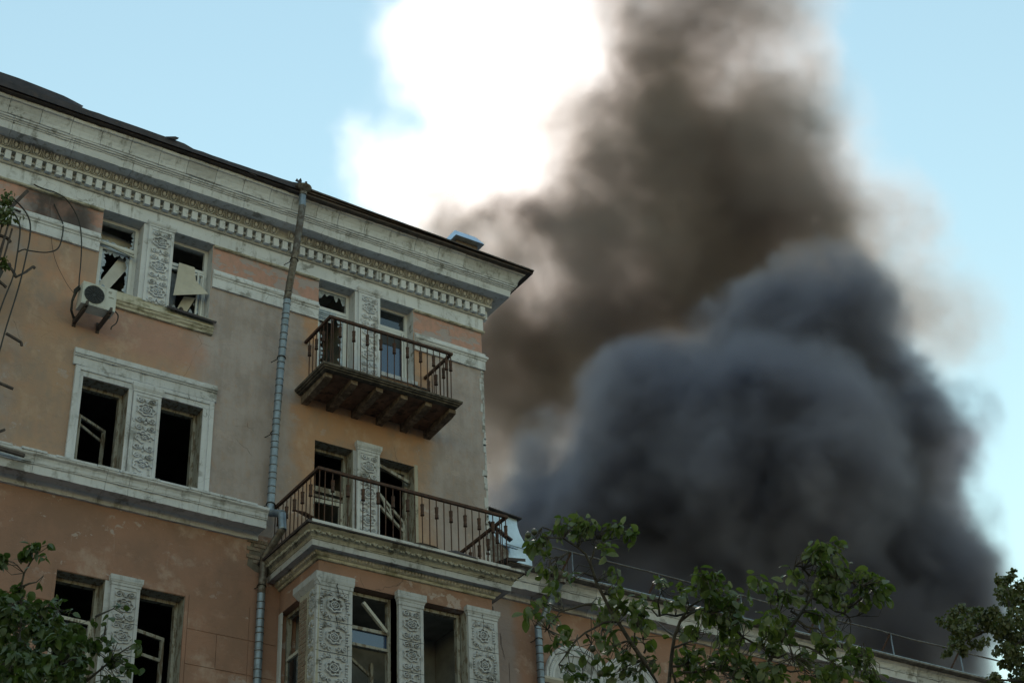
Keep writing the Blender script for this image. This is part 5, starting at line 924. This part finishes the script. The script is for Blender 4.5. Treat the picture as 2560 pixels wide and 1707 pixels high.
LINDEN_BR= [[(19.377, -8.432, 9.397, 0.055), (19.241, -8.28, 9.489, 0.0464), (19.12, -8.16, 9.598, 0.0378), (19.058, -8.082, 9.653, 0.0292), (18.991, -8.008, 9.718, 0.0206), (18.935, -7.932, 9.761, 0.012)], [(18.961, -8.07, 9.675, 0.03), (18.991, -8.082, 9.876, 0.024), (19.014, -8.086, 10.081, 0.018), (19.023, -8.093, 10.309, 0.012)], [(18.953, -8.062, 9.676, 0.03), (18.994, -7.925, 9.651, 0.0264), (18.928, -7.703, 9.698, 0.0228), (18.915, -7.533, 9.723, 0.0192), (18.876, -7.395, 9.845, 0.0156), (18.835, -7.256, 9.967, 0.012)], [(18.701, -7.708, 9.614, 0.03), (18.359, -7.647, 9.445, 0.021), (18.058, -7.652, 9.299, 0.012)], [(19.228, -8.29, 9.483, 0.03), (19.064, -8.162, 9.413, 0.024), (18.934, -8.055, 9.305, 0.018), (18.847, -7.968, 9.138, 0.012)], [(19.228, -8.29, 9.483, 0.03), (19.168, -8.272, 9.763, 0.024), (19.103, -8.233, 10.015, 0.018), (19.083, -8.236, 10.238, 0.012)], [(19.443, -8.25, 8.966, 0.03), (19.187, -8.123, 9.024, 0.021), (18.969, -8.026, 9.043, 0.012)], [(19.468, -8.179, 8.793, 0.03), (18.82, -8.149, 8.72, 0.021), (18.246, -8.208, 8.618, 0.012)], [(18.593, -7.629, 9.697, 0.03), (18.524, -7.586, 9.825, 0.021), (18.475, -7.572, 9.959, 0.012)]]
LINDEN_ROOT= (19.38, -8.43, 9.4)
VINE_CL= [(5.493, -0.55, 17.48, 0.146, 30), (5.488, -0.55, 17.318, 0.132, 24), (5.484, -0.55, 17.141, 0.158, 30), (5.514, -0.55, 17.01, 0.118, 22), (5.473, -0.55, 16.932, 0.079, 14), (5.603, -0.55, 16.204, 0.078, 16), (5.606, -0.55, 16.083, 0.078, 16), (5.698, -0.55, 17.081, 0.066, 4), (5.782, -0.55, 17.129, 0.04, 3), (5.329, -0.55, 17.352, 0.132, 26), (5.368, -0.55, 17.049, 0.132, 26), (5.492, -0.55, 16.088, 0.077, 12)]
SMOKE_BACK= [(64.8, 82.0, 111.8, 7.7, 0.13), (63.3, 90.7, 109.2, 6.5, 0.085), (66.1, 77.4, 115.1, 8.2, 0.16), (69.9, 78.5, 105.8, 6.9, 0.24), (62.2, 91.4, 103.6, 5.6, 0.09), (66.4, 88.2, 102.0, 5.6, 0.34), (69.6, 69.7, 113.2, 7.3, 0.16), (63.0, 73.7, 120.3, 7.7, 0.1), (60.8, 81.0, 116.0, 5.6, 0.07), (66.4, 74.4, 106.6, 6.5, 0.2), (72.2, 91.9, 104.6, 5.6, 0.55), (76.7, 89.2, 102.3, 6.5, 0.6), (78.6, 85.5, 104.4, 5.2, 0.5), (67.3, 66.4, 97.7, 5.6, 0.3), (81.5, 68.5, 111.7, 7.7, 0.5), (80.5, 73.7, 105.7, 7.7, 0.8), (83.4, 67.1, 101.1, 8.6, 1.0), (93.6, 71.2, 103.9, 7.7, 1.0), (80.9, 71.7, 93.9, 9.5, 0.9), (87.2, 89.3, 97.8, 9.9, 0.85), (92.7, 76.8, 97.4, 9.5, 0.8), (80.4, 88.3, 86.1, 8.2, 0.7), (86.0, 100.6, 86.6, 6.9, 0.6), (83.9, 99.7, 78.0, 7.3, 0.6), (84.6, 63.7, 115.1, 8.2, 0.45), (74.2, 58.9, 111.9, 9.5, 0.45), (96.3, 76.0, 96.1, 7.7, 0.7), (84.0, 85.4, 106.4, 6.5, 0.7), (94.2, 64.0, 114.2, 6.9, 0.3), (91.1, 57.8, 99.6, 6.0, 0.28), (105.6, 67.1, 104.1, 6.5, 0.32), (111.3, 67.8, 99.6, 6.5, 0.3), (112.2, 63.3, 94.4, 6.5, 0.1), (97.7, 67.0, 94.0, 7.7, 0.5), (99.2, 62.2, 85.0, 6.9, 0.42), (83.5, 55.2, 111.2, 7.7, 0.3), (107.0, 62.7, 85.5, 6.9, 0.18), (93.6, 61.8, 108.7, 6.5, 0.25), (113.4, 62.6, 90.2, 6.5, 0.06), (109.1, 61.1, 82.4, 6.5, 0.09), (68.8, 83.1, 89.7, 6.9, 0.6), (72.9, 92.1, 88.4, 7.3, 0.6), (72.3, 91.6, 79.2, 7.3, 0.6), (81.9, 106.3, 80.6, 7.3, 0.6), (72.5, 85.3, 88.4, 6.9, 0.6), (81.9, 96.1, 85.2, 6.5, 0.6), (86.8, 95.5, 85.3, 6.5, 0.6), (80.6, 85.2, 84.0, 6.9, 0.6), (90.6, 89.4, 91.5, 7.3, 0.55), (90.6, 80.3, 89.4, 7.3, 0.55), (91.4, 74.9, 87.5, 7.3, 0.55), (94.3, 69.9, 88.1, 6.9, 0.55), (90.6, 85.9, 85.4, 7.3, 0.55), (99.2, 71.4, 102.9, 6.5, 0.8), (86.5, 59.2, 96.1, 6.0, 0.6), (90.5, 67.2, 109.7, 6.5, 0.65), (97.1, 68.6, 94.9, 6.5, 0.7), (98.0, 66.4, 89.7, 5.6, 0.4), (97.3, 63.4, 99.9, 4.7, 0.3)]
SMOKE_FRONT= [(74.2, 46.6, 63.1, 5.9, 1.2), (71.6, 49.9, 61.9, 5.9, 1.2), (80.1, 47.7, 62.6, 4.7, 1.2), (62.9, 54.3, 57.8, 5.3, 1.2), (74.9, 61.1, 64.3, 5.9, 1.2), (65.6, 64.2, 59.5, 4.7, 1.2), (66.4, 57.2, 52.9, 6.9, 1.2), (68.3, 45.7, 52.2, 7.5, 1.2), (79.3, 47.1, 55.9, 4.7, 1), (62.5, 62.2, 51.9, 5.6, 1.2), (75.8, 59.2, 52.6, 7.8, 1.2), (81.2, 53.2, 53.3, 6.9, 1), (88.8, 54.2, 54.1, 4.4, 0.9), (83.7, 47.2, 47.6, 3.8, 0.8), (88.1, 48.3, 50.0, 2.5, 0.35), (82.3, 44.1, 50.9, 2.8, 0.3), (80.8, 41.5, 56.9, 3.4, 0.25), (87.4, 49.5, 58.2, 3.4, 0.5), (85.7, 46.6, 44.9, 2.8, 0.4), (80.5, 51.8, 46.5, 6.9, 1), (68.8, 61.2, 46.2, 7.8, 1), (64.3, 67.9, 48.8, 5.6, 1), (86.3, 51.5, 45.9, 4.7, 0.8), (80.3, 48.0, 52.5, 4.1, 0.8), (72.7, 55.4, 40.1, 8.1, 1), (84.1, 54.7, 41.2, 6.9, 0.9), (66.0, 63.3, 40.1, 8.1, 1)]
# ------------------------------------------------------------------ lower wing on the right
W = thing('low_wing', 'lower salmon wing with arched windows and a railed roof behind the fruit tree', 'building', (18.0, 0.0, -1.6))
WX1 = 75.0
arches = []
c = 16.93
while c < 40: arches += [c, c+1.18]; c += 4.1
wins = [(a-.50, a+.50, 8.6, 11.19) for a in arches]
w = MB(); wall_grid(w, XR+.005, WX1, -1.6, 12.9, wins, .4, .012)
w.add([(WX1,.012,-1.6),(WX1,11,-1.6),(WX1,11,12.9),(WX1,.012,12.9)], [(0,1,2,3)]); w.build('plaster_wall', FAC, W)
r = MB(); r.box(XR+.1, WX1-.1, .55, .6, 8.0, 12.0); r.build('room', ROOMD, W)
cuts = [XR+.03, 15.95, 17.2, 18.5, 19.8, 21.2, 22.6, 24.0, 25.4, 26.9, 28.4, 40, WX1]
for i in range(len(cuts)-1):
    m_ = MB(); prof = [(a, b+.02) for (a, b) in STR]
    extr(m_, prof, cuts[i]+.004, cuts[i+1]-.004, .10 if i < 10 else .6, .006, False, .2 if i < 10 else 0, y0=.012); m_.build('cornice', (MID, LOW, DIRTY)[(0,1,0,0,1,0,0,0,1,0,0,0)[i]], W, w=T((0, jit(.006), jit(.006))))
m_ = MB(); m_.add([(XR+.02,-.60,13.02),(WX1,-.60,13.02),(WX1,5.0,13.35),(XR+.02,5.0,13.35)], [(0,1,2,3)]); m_.add([(XR+.02,-.60,13.02),(WX1,-.60,13.02),(WX1,-.60,12.985),(XR+.02,-.60,12.985)], [(3,2,1,0)]); m_.add([(XR+.02,-.60,12.985),(WX1,-.60,12.985),(WX1,-.3,12.99),(XR+.02,-.3,12.99)], [(3,2,1,0)]); rf = m_.build('roof', ZINCD, W)
m_ = MB(); x = XR+.3
while x < 40: m_.box(x, x+.02, -.605, 4.8, 13.03, 13.05, Matrix.Rotation(0.0, 4, 'X')); x += .9
m_ = MB(); m_.bar((16.2,-.30,13.16),(WX1,-.30,13.16),.10,.012); m_.build('gutter_upstand', ZINC, rf)
m_ = MB(); vs_ = [(15.10,-.62,13.0),(15.42,-.72,13.0),(15.42,-.72,13.06),(15.1,-.62,13.06),(15.10,.2,13.2),(15.42,.2,13.24)]
m_.add(vs_, [(0,1,2,3),(3,2,5,4)]); m_.build('eave_corner', ROOF, rf)
# roof railing with raking struts
m_ = MB(); pts = [(x, 0.0, 13.86+.006*math.sin(x*3.1)+jit(.006), .017) for x in np.arange(15.9, 60, .5)]; m_.tube(pts, 6); rr = m_.build('roof_railing', ZINCD, W)
x = 16.985
while x < 50:
    m_ = MB(); m_.bar((x,0,13.06),(x,0,13.86),.03,.008); m_.build('post', ZINC, rr)
    m_ = MB(); m_.bar((x-.02,.0,13.84),(x-.16,.55,13.16),.03,.03); m_.build('strut', IRON, rr)
    x += 2.06
# arched window heads
def arch(cx, first):
    zc = 11.22; R1, R0 = .735, .53; n = 28; y0, yb = -.075, .02
    m_ = MB(); vs = []
    prof = [(R0, .02), (R0, -.035), (R0+.05, -.045), (R0+.055, -.030), (R1-.07, -.032), (R1-.06, -.055), (R1-.015, -.06), (R1, -.03), (R1, .02)]
    for i in range(n+1):
        a = math.pi*i/n
        for (q, y) in prof: vs.append((cx+q*math.cos(a), y, zc+q*math.sin(a)))
    m = len(prof); m_.add(vs, [(i*m+k, i*m+k+1, (i+1)*m+k+1, (i+1)*m+k) for i in range(n) for k in range(m-1)])
    o = m_.build('archivolt', MID, W)
    b_ = MB(); 
    for i in range(46):
        a = math.pi*(i+.5)/46; b_.box(-.012,.012,-.062,-.03,-.018,.018, T((cx,0,zc)) @ Matrix.Rotation(-a,4,'Y') @ T((R1-.085,0,0)))
    b_.build('dentil_row', MID, o)
    t_ = MB(); t_.add([(cx,-.008,zc)]+[(cx+R0*math.cos(math.pi*i/20), -.008, zc+R0*math.sin(math.pi*i/20)) for i in range(21)], [(0,i+1,i+2) for i in range(20)]); t_.v += []
    t_.build('tympanum', LOW, o)
    rl = MB(); rosette(rl, cx, zc+.20, .10, -.02, .014)
    for s_ in (-1, 1):
        spiral(rl, cx+s_*.26, zc+.12, .08, 1.5, s_, -.018, .016, 0); spiral(rl, cx+s_*.17, zc+.34, .05, 1.3, -s_, -.018, .013, 0)
        rl.tube([(cx+s_*.08,-.018,zc+.06,.014),(cx+s_*.2,-.02,zc+.03,.014),(cx+s_*.4,-.018,zc+.06,.010)], 5)
    rl.build('carved_relief', MID, o)
    l_ = MB(); extr(l_, [(.02,11.13),(.04,11.135),(.06,11.16),(.085,11.19),(.09,11.225)], cx-.80, cx+.80 if not first else cx+.44, .2, .002, False, .04, y0=.012); l_.build('impost', CREAM, o)
    f_ = MB(); f_.box(cx-.50,cx-.44,.2,.28,8.6,11.13); f_.box(cx+.44,cx+.50,.2,.28,8.6,11.13); f_.box(cx-.03,cx+.03,.2,.28,8.6,11.13); f_.box(cx-.44,cx-.03,.2,.28,10.4,10.46); f_.box(cx+.03,cx+.44,.2,.28,10.4,10.46); wn_ = f_.build('window', PAINTO, W)
    g_ = MB(); g_.box(cx-.44,cx+.44,.245,.25,8.6,11.13); g_.build('pane', GLASS, wn_)
for k, a in enumerate(arches[:12]): arch(a, k % 2 == 0)
for i, (zt, zb) in enumerate(rows):
    js = [XR+.02, 15.76, 15.96] if i % 2 else [XR+.02, 15.45, 15.96]
    for k in range(2):
        m_ = MB(); m_.box(js[k]+.006, js[k+1]-.006, -.004-jit(.002), .012, zb+.002, zt-.002); m_.build('plaster_block', FAC, W)
# the long crack where the wing has pulled away from the bay
crack([(15.17,12.60),(15.12,12.45),(15.16,12.2),(15.13,11.95),(15.17,11.7)], .035, -.006, W)
crack([(14.55,11.95),(14.72,11.80),(14.80,11.70),(15.02,11.52),(15.10,11.40),(15.14,11.22)], .016, -.006, B)
crack([(15.30,11.9),(15.33,11.55),(15.38,11.40)], .012, .006, W)
# metal clad flared parapet against the gable
fl = MB(); prof = [(15.14,13.02),(16.19,13.02),(16.19,13.50),(16.185,13.72),(16.13,13.84),(16.02,13.95),(15.94,14.08),(15.895,14.22),(15.89,14.36),(15.14,14.42)]
n = len(prof); vs = [(x, .18, z) for x, z in prof]+[(x, .75, z) for x, z in prof]
fl.add(vs, [tuple(range(n)), tuple(range(n, 2*n))[::-1]]+[(i, (i+1) % n, n+(i+1) % n, n+i) for i in range(n)]); flo = fl.build('flared_cladding', ZINCB, W)
m_ = MB(); m_.plate([(15.10,.10,14.43),(15.96,.10,14.36),(15.96,.85,14.36),(15.10,.85,14.43)], .02, (0,0,1)); m_.build('coping', ROOF, flo)
m_ = MB(); m_.bar((15.6,.176,13.80),(16.15,.176,13.775),.012,.008); m_.build('seam', ZINC, flo)
m_ = MB(); m_.tube([(15.60,.05,13.66,.16),(15.60,.04,13.675,.17),(15.60,.03,13.69,.02)], 16); m_.v = [(v[0], v[1], v[2]) for v in m_.v]; m_.build('metal_lid', ZINC, flo)
m_ = MB(); m_.plate([(15.14,.0,13.1),(15.55,.0,13.1),(15.55,.0,13.55),(15.30,.0,13.72),(15.14,.0,13.98)], .12, (0,1,0)); m_.build('side_flashing', ZINCD, flo)
m_ = MB(); m_.bar((15.12,-.0,14.04),(15.62,-.0,13.78),.03,.10); m_.build('side_coping', ROOF, flo)
rainpipe('drainpipe', 'short grey drainpipe beside the bay with its funnel half hidden by tree leaves',
    [(16.28,-.55,12.86,0,True),(16.25,-.30,12.62,0,True),(16.15,-.14,12.30,1,True),(16.02,-.14,12.1,0,True),(16.03,-.13,11.85,0,False),(16.04,-.13,8.0,0,False),(16.05,-.13,-1.5,0,False)], .066, (16.28,-.60,12.98), [(16.03,-.13,11.86),(16.04,-.13,9.9)])
# wires crossing the smoke from the gable
for k, (a, b) in enumerate((((15.14,3.0,16.0),(44.0,30.0,12.9)), ((15.14,5.0,16.6),(44.0,32.5,13.3)), ((15.14,1.6,14.9),(44.0,28.5,11.9)))):
    a = Vector(a); b = Vector(b); pts = []
    for i in range(25):
        t_ = i/24; p = a.lerp(b, t_); p.z -= .9*4*t_*(1-t_)*.5; pts.append((*p, .007))
    m_ = MB(); m_.tube(pts, 5); tag(m_.build('wire', BLACK), ('middle overhead wire leaving the gable across the smoke', 'upper overhead wire leaving the gable across the smoke', 'lower overhead wire leaving the gable across the smoke')[k], 'wire', 'overhead wires from the gable')
# ------------------------------------------------------------------ trees
def leaf_mesh(name, L_, Wd, shape, mat, curl, fold):
    """one leaf: base at origin, tip along +X, folded along the midrib and curled"""
    n = 5; vs = []; fs = []
    for i in range(n+1):
        t_ = i/n; wv = Wd/2*shape(t_); z = -curl*L_*t_*t_
        vs += [(L_*t_, -wv, z+fold*wv), (L_*t_, 0, z), (L_*t_, wv, z+fold*wv)]
    for i in range(n):
        b = i*3; fs += [(b, b+1, b+4, b+3), (b+1, b+2, b+5, b+4)]
    me = bpy.data.meshes.new(name); me.from_pydata(vs, [], fs); me.materials.append(mat)
    me.polygons.foreach_set('use_smooth', [True]*len(me.polygons)); return me
ov = lambda t_: max(.04, math.sin(math.pi*min(1, t_*.96+.02))**.62*(.75+.45*t_))
he = lambda t_: max(.03, (math.sin(math.pi*(t_*.90+.09))**.8)*(1.25-.55*t_))
def leaf_matrix(p, size, rng, droop=.5, flat=.55):
    az = rng.uniform(0, 2*math.pi); pit = rng.gauss(droop, .45); roll = rng.gauss(0, .7)
    return T(p) @ Matrix.Rotation(az, 4, 'Z') @ Matrix.Rotation(pit, 4, 'Y') @ Matrix.Rotation(roll, 4, 'X') @ Matrix.Scale(size, 4)
def fill(clusters, rng, squash=.8, depth=None):
    out = []
    for (x, y, z, r, n) in clusters:
        for _ in range(n):
            v = Vector((rng.gauss(0,1), rng.gauss(0,1), rng.gauss(0,1))); v = v.normalized()*r*rng.random()**.45
            out.append(Vector((x, y, z))+Vector((v.x, v.y, v.z*squash)))
    return out
CAMP = Vector((0,-23,0))
def foliage(root, pts, meshes, size, rng, singles, droop, mat, name='leaf'):
    M_ = [leaf_matrix(p, size*rng.uniform(.65,1.2), rng, droop) for p in pts]
    order = sorted(range(len(pts)), key=lambda i: (pts[i]-CAMP).length/M_[i].to_scale().x)
    for i in order[:singles]: inst(name, rng.choice(meshes), root, M_[i])
    rest = order[singles:]
    if rest:
        m_ = MB(); 
        for i in rest:
            me = rng.choice(meshes); m_.add([M_[i] @ v.co for v in me.vertices], [tuple(p.vertices) for p in me.polygons])
        me = m_.mesh('foliage'); me.materials.append(mat); me.polygons.foreach_set('use_smooth', [True]*len(me.polygons))
        o = link(bpy.data.objects.new('foliage', me), root); o['kind'] = 'stuff'
def nearest_twigs(mb, pts, segs, rng, r=.0028, every=1, maxd=.6):
    S_ = [Vector(p[:3]) for s_ in segs for p in s_]
    A_ = np.array([tuple(p) for p in S_])
    for i, p in enumerate(pts):
        if i % every: continue
        d = ((A_-np.array(p))**2).sum(1); j = int(d.argmin()); q = S_[j]
        if d[j] > maxd**2: continue
        mid = p.lerp(q, .5)+Vector((rng.gauss(0,.015), rng.gauss(0,.015), rng.gauss(0,.02)))
        mb.tube([(*q, r*1.3), (*mid, r), (*p, r*.7)], 4, False)
# fruit tree in front of the wing
rng = random.Random(11)
FT = thing('fruit_tree', 'broad leaved fruit tree with thin dark branches in front of the low wing', 'tree', (FIG_TRUNKS[0][0][0], FIG_TRUNKS[0][0][1], -1.6))
for t_ in FIG_TRUNKS:
    m_ = MB(); m_.tube(t_, 9); m_.build('trunk', BARK, FT, True)
for t_ in FIG_TWIGS:
    q = []
    for i, p in enumerate(t_):
        q.append(p)
        if i < len(t_)-1: n_ = t_[i+1]; q.append(((p[0]+n_[0])/2+rng.gauss(0,.006), (p[1]+n_[1])/2+rng.gauss(0,.006), (p[2]+n_[2])/2+rng.gauss(0,.008), (p[3]+n_[3])/2))
    m_ = MB(); m_.tube(q, 6); m_.build('branch', BARK, FT, True)
lq = [leaf_mesh('leaf', 1, .62, ov, LEAFQ, c_, f_) for c_, f_ in ((.25,.25),(.45,.12),(.1,.4),(.6,.2))]
pts = fill([(x, y, z, r*1.35, int(n*1.9+.5)) for x, y, z, r, n in FIG_CL], rng, .9)
m_ = MB(); nearest_twigs(m_, pts, FIG_TRUNKS+FIG_TWIGS, rng, .0020, 2, .25); o = m_.build('twigs', BARK, FT); o['kind'] = 'stuff'
foliage(FT, pts, lq, .056, rng, 300, .55, LEAFQ)
for p in FIG_FRUIT:
    m_ = MB(); m_.ball(p, .017, 10, 7, (1,1,1.05)); m_.build('fruit', FRUIT, FT, True)
# shrub at the lower left
rng = random.Random(5)
bb = BUSH_TWIGS[7][0]
SH = thing('leafy_shrub', 'dark leafy shrub growing up in front of the lower left windows', 'shrub', (bb[0], bb[1], -1.6))
m_ = MB(); m_.tube([(bb[0]+.1,bb[1]-.1,-1.65,.04),(bb[0]+.05,bb[1],.3,.03),(bb[0],bb[1],bb[2],.018)], 8); m_.build('trunk', BARK, SH, True)
for b_ in BUSH_TWIGS:
    m_ = MB(); m_.tube(b_, 6); m_.build('branch', BARK, SH, True)
lb_ = [leaf_mesh('leaf', 1, .78, he, LEAFB, c_, f_) for c_, f_ in ((.25,.22),(.45,.1),(.1,.35))]
pts = fill([(x, y, z, r, int(n*1.9+.5)) for x, y, z, r, n in BUSH_CL], rng, .9)
low = [Vector((p.x+rng.gauss(0,.25), p.y+rng.gauss(0,.25), p.z-rng.uniform(.4,1.6))) for p in pts[150:] if rng.random() < .5]
m_ = MB(); nearest_twigs(m_, pts, BUSH_TWIGS, rng, .0018, 3, .22); o = m_.build('twigs', BARK, SH); o['kind'] = 'stuff'
foliage(SH, pts+low, lb_, .042, rng, 300, .45, LEAFB)
# tree at the right edge, further along the street
rng = random.Random(8)
LT = thing('linden_tree', 'small leaved tree reaching in from the right edge over the wing roof', 'tree', (LINDEN_ROOT[0]+1.5, LINDEN_ROOT[1], -1.6))
m_ = MB(); L0 = LINDEN_ROOT; m_.tube([(L0[0]+1.5,L0[1],-1.7,.22),(L0[0]+1.4,L0[1],3,.19),(L0[0]+1.0,L0[1],7,.14),(L0[0],L0[1],L0[2],.07)], 10); m_.build('trunk', BARK, LT, True)
for b_ in LINDEN_BR:
    m_ = MB(); m_.tube(b_, 7); m_.build('branch', BARK, LT, True)
ll = [leaf_mesh('leaf', 1, .85, he, LEAFL, c_, f_) for c_, f_ in ((.3,.2),(.5,.1))]
pts = fill([(x, y, z, r, int(n*1.6)) for x, y, z, r, n in LINDEN_CL], rng, 1.05); more = [Vector((p.x+rng.uniform(1.2,3.0), p.y+rng.gauss(0,.8), p.z+rng.uniform(-1.6,-.3))) for p in pts if rng.random() < .4]
foliage(LT, pts+more, ll, .056, rng, 0, .5, LEAFL)
# vine climbing the standing pipes at the left edge
rng = random.Random(3)
VI = thing('climbing_vine', 'green vine climbing the dark pipes at the upper left edge', 'vine', (5.35,-.5,13.0))
for k, pth in enumerate(([(5.30,-.5,13.2),(5.38,-.5,14.6),(5.46,-.5,15.6),(5.52,-.5,16.4),(5.62,-.5,17.2)], [(5.36,-.5,14.0),(5.42,-.52,15.2),(5.52,-.55,16.2),(5.58,-.5,16.9)], [(5.25,-.5,14.5),(5.40,-.5,15.9),(5.50,-.48,17.0)], [(5.44,-.52,15.5),(5.60,-.5,16.3),(5.66,-.5,16.9)])):
    m_ = MB(); m_.tube([(*p, .016) for p in pth], 6); m_.build('stem', BRKT, VI, True)
lv = [leaf_mesh('leaf', 1, .9, he, LEAFV, c_, f_) for c_, f_ in ((.3,.2),(.5,.1))]
foliage(VI, fill(VINE_CL, rng, .9), lv, .075, rng, 240, .5, LEAFV)
m_ = MB(); m_.plate([(5.28,-.55,16.1),(5.62,-.55,16.0),(5.5,-.5,15.5),(5.3,-.5,15.6)], .2, (0,1,0)); tag(m_.build('flower_trough', ACD), 'black trough under the lower vine leaves at the left edge', 'planter')
# ------------------------------------------------------------------ smoke
def smoke(name, label, blobs, vox, seed, warp, erode, dens, color, absorb, aniso, soft=0.45, dens2=0.0, color2=(0.5, 0.5, 0.5)):
    lo = [min(b[i]-b[3]*1.45 for b in blobs) for i in range(3)]
    hi = [max(b[i]+b[3]*1.45 for b in blobs) for i in range(3)]
    lo[2] = max(lo[2], -1.0)
    mat = bpy.data.materials.new(name + '_material'); mat.use_nodes = True
    nt = mat.node_tree; nt.nodes.clear()
    pv = nt.nodes.new('ShaderNodeVolumePrincipled'); out = nt.nodes.new('ShaderNodeOutputMaterial')
    pv.inputs['Color'].default_value = (*color, 1); pv.inputs['Absorption Color'].default_value = (*absorb, 1)
    pv.inputs['Density'].default_value = dens; pv.inputs['Anisotropy'].default_value = aniso
    if dens2:      # droplets that scatter evenly, beside the soot that throws light forward
        p2 = nt.nodes.new('ShaderNodeVolumePrincipled'); ad = nt.nodes.new('ShaderNodeAddShader')
        p2.inputs['Color'].default_value = (*color2, 1); p2.inputs['Absorption Color'].default_value = (0, 0, 0, 1)
        p2.inputs['Density'].default_value = dens2; p2.inputs['Anisotropy'].default_value = 0.0
        nt.links.new(pv.outputs[0], ad.inputs[0]); nt.links.new(p2.outputs[0], ad.inputs[1]); nt.links.new(ad.outputs[0], out.inputs['Volume'])
    else: nt.links.new(pv.outputs[0], out.inputs['Volume'])
    g = bpy.data.node_groups.new(name + '_density', 'GeometryNodeTree')
    g.interface.new_socket('Geometry', in_out='OUTPUT', socket_type='NodeSocketGeometry')
    N = g.nodes; L = g.links
    def vm(op, a, b=None):
        n = N.new('ShaderNodeVectorMath'); n.operation = op
        for i, v in enumerate((a, b)):
            if v is None: continue
            if isinstance(v, (tuple, list)): n.inputs[i].default_value = v
            else: L.new(v, n.inputs[i])
        return n.outputs['Value'] if op in ('LENGTH', 'DISTANCE') else n.outputs[0]
    def fm(op, a, b=None, c=None):
        n = N.new('ShaderNodeMath'); n.operation = op
        for i, v in enumerate((a, b, c)):
            if v is None: continue
            if isinstance(v, (int, float)): n.inputs[i].default_value = v
            else: L.new(v, n.inputs[i])
        return n.outputs[0]
    def sstep(v, a, b, lo_, hi_):
        n = N.new('ShaderNodeMapRange'); n.interpolation_type = 'SMOOTHSTEP'
        L.new(v, n.inputs['Value'])
        for k, q in (('From Min', a), ('From Max', b), ('To Min', lo_), ('To Max', hi_)): n.inputs[k].default_value = q
        return n.outputs['Result']
    def nz(vec, scale, detail, rough=0.5):
        n = N.new('ShaderNodeTexNoise'); n.noise_dimensions = '3D'
        L.new(vec, n.inputs['Vector']); n.inputs['Scale'].default_value = scale
        n.inputs['Detail'].default_value = detail; n.inputs['Roughness'].default_value = rough
        return n
    pos = N.new('GeometryNodeInputPosition').outputs[0]
    p0 = vm('ADD', pos, (seed*13.1, seed*7.7, seed*3.3))
    def sc(v, k):
        n = N.new('ShaderNodeVectorMath'); n.operation = 'SCALE'; L.new(v, n.inputs[0]); n.inputs['Scale'].default_value = k
        return n.outputs[0]
    w1 = sc(vm('SUBTRACT', nz(p0, 0.07, 4.0, 0.6).outputs['Color'], (0.5, 0.5, 0.5)), warp)
    w2 = sc(vm('SUBTRACT', nz(p0, 0.26, 4.0, 0.6).outputs['Color'], (0.5, 0.5, 0.5)), warp*0.45)
    w1 = vm('ADD', w1, w2)
    p = vm('ADD', pos, w1)
    total = None
    for (x, y, z, r, w) in blobs:
        d = vm('LENGTH', vm('SUBTRACT', p, (x, y, z)))
        v = sstep(d, r*soft, r*1.32, w, 0.0)
        total = v if total is None else fm('ADD', total, v)
    total = fm('MINIMUM', total, 1.3)
    n2 = nz(vm('ADD', p0, w1), 0.13, 6.0, 0.6).outputs['Fac']
    n3 = nz(vm('ADD', p0, w1), 0.45, 5.0, 0.62).outputs['Fac']
    bil = fm('MULTIPLY', sstep(n2, 0.34, 0.64, 1.0 - erode, 1.0 + erode*0.6), sstep(n3, 0.3, 0.7, 1.0 - erode*0.85, 1.0 + erode*0.6))
    edge = fm('SUBTRACT', fm('MULTIPLY', total, bil), 0.04)
    d_out = fm('MAXIMUM', edge, 0.0)
    vc = N.new('GeometryNodeVolumeCube')
    L.new(d_out, vc.inputs['Density']); vc.inputs['Background'].default_value = 0.0
    vc.inputs['Min'].default_value = lo; vc.inputs['Max'].default_value = hi
    for i, ax in enumerate(('X', 'Y', 'Z')): vc.inputs['Resolution ' + ax].default_value = max(8, int((hi[i]-lo[i])/vox))
    sm = N.new('GeometryNodeSetMaterial'); sm.inputs['Material'].default_value = mat
    go = N.new('NodeGroupOutput')
    L.new(vc.outputs[0], sm.inputs[0]); L.new(sm.outputs[0], go.inputs[0])
    v = bpy.data.volumes.new(name); o = bpy.data.objects.new(name, v); COL.objects.link(o)
    v.materials.append(mat)
    m = o.modifiers.new('density', 'NODES'); m.node_group = g
    o['kind'] = 'stuff'; o['label'] = label; o['category'] = 'smoke'
    return o
smoke('backlit_smoke', 'tall smoke column with cream edges rising in front of the sun', SMOKE_BACK, 0.45, 1, 8.0, 0.6, 0.25, (0.54, 0.51, 0.49), (0.06, 0.018, 0.0), 0.84, 0.1, 0.28, (0.56, 0.532, 0.59))
smoke('dark_smoke', 'dense blue grey smoke billowing up just behind the low wing', SMOKE_FRONT, 0.36, 3, 8.5, 0.95, 1.0, (0.43, 0.435, 0.515), (0.0, 0.0, 0.0), 0.35, 0.45)
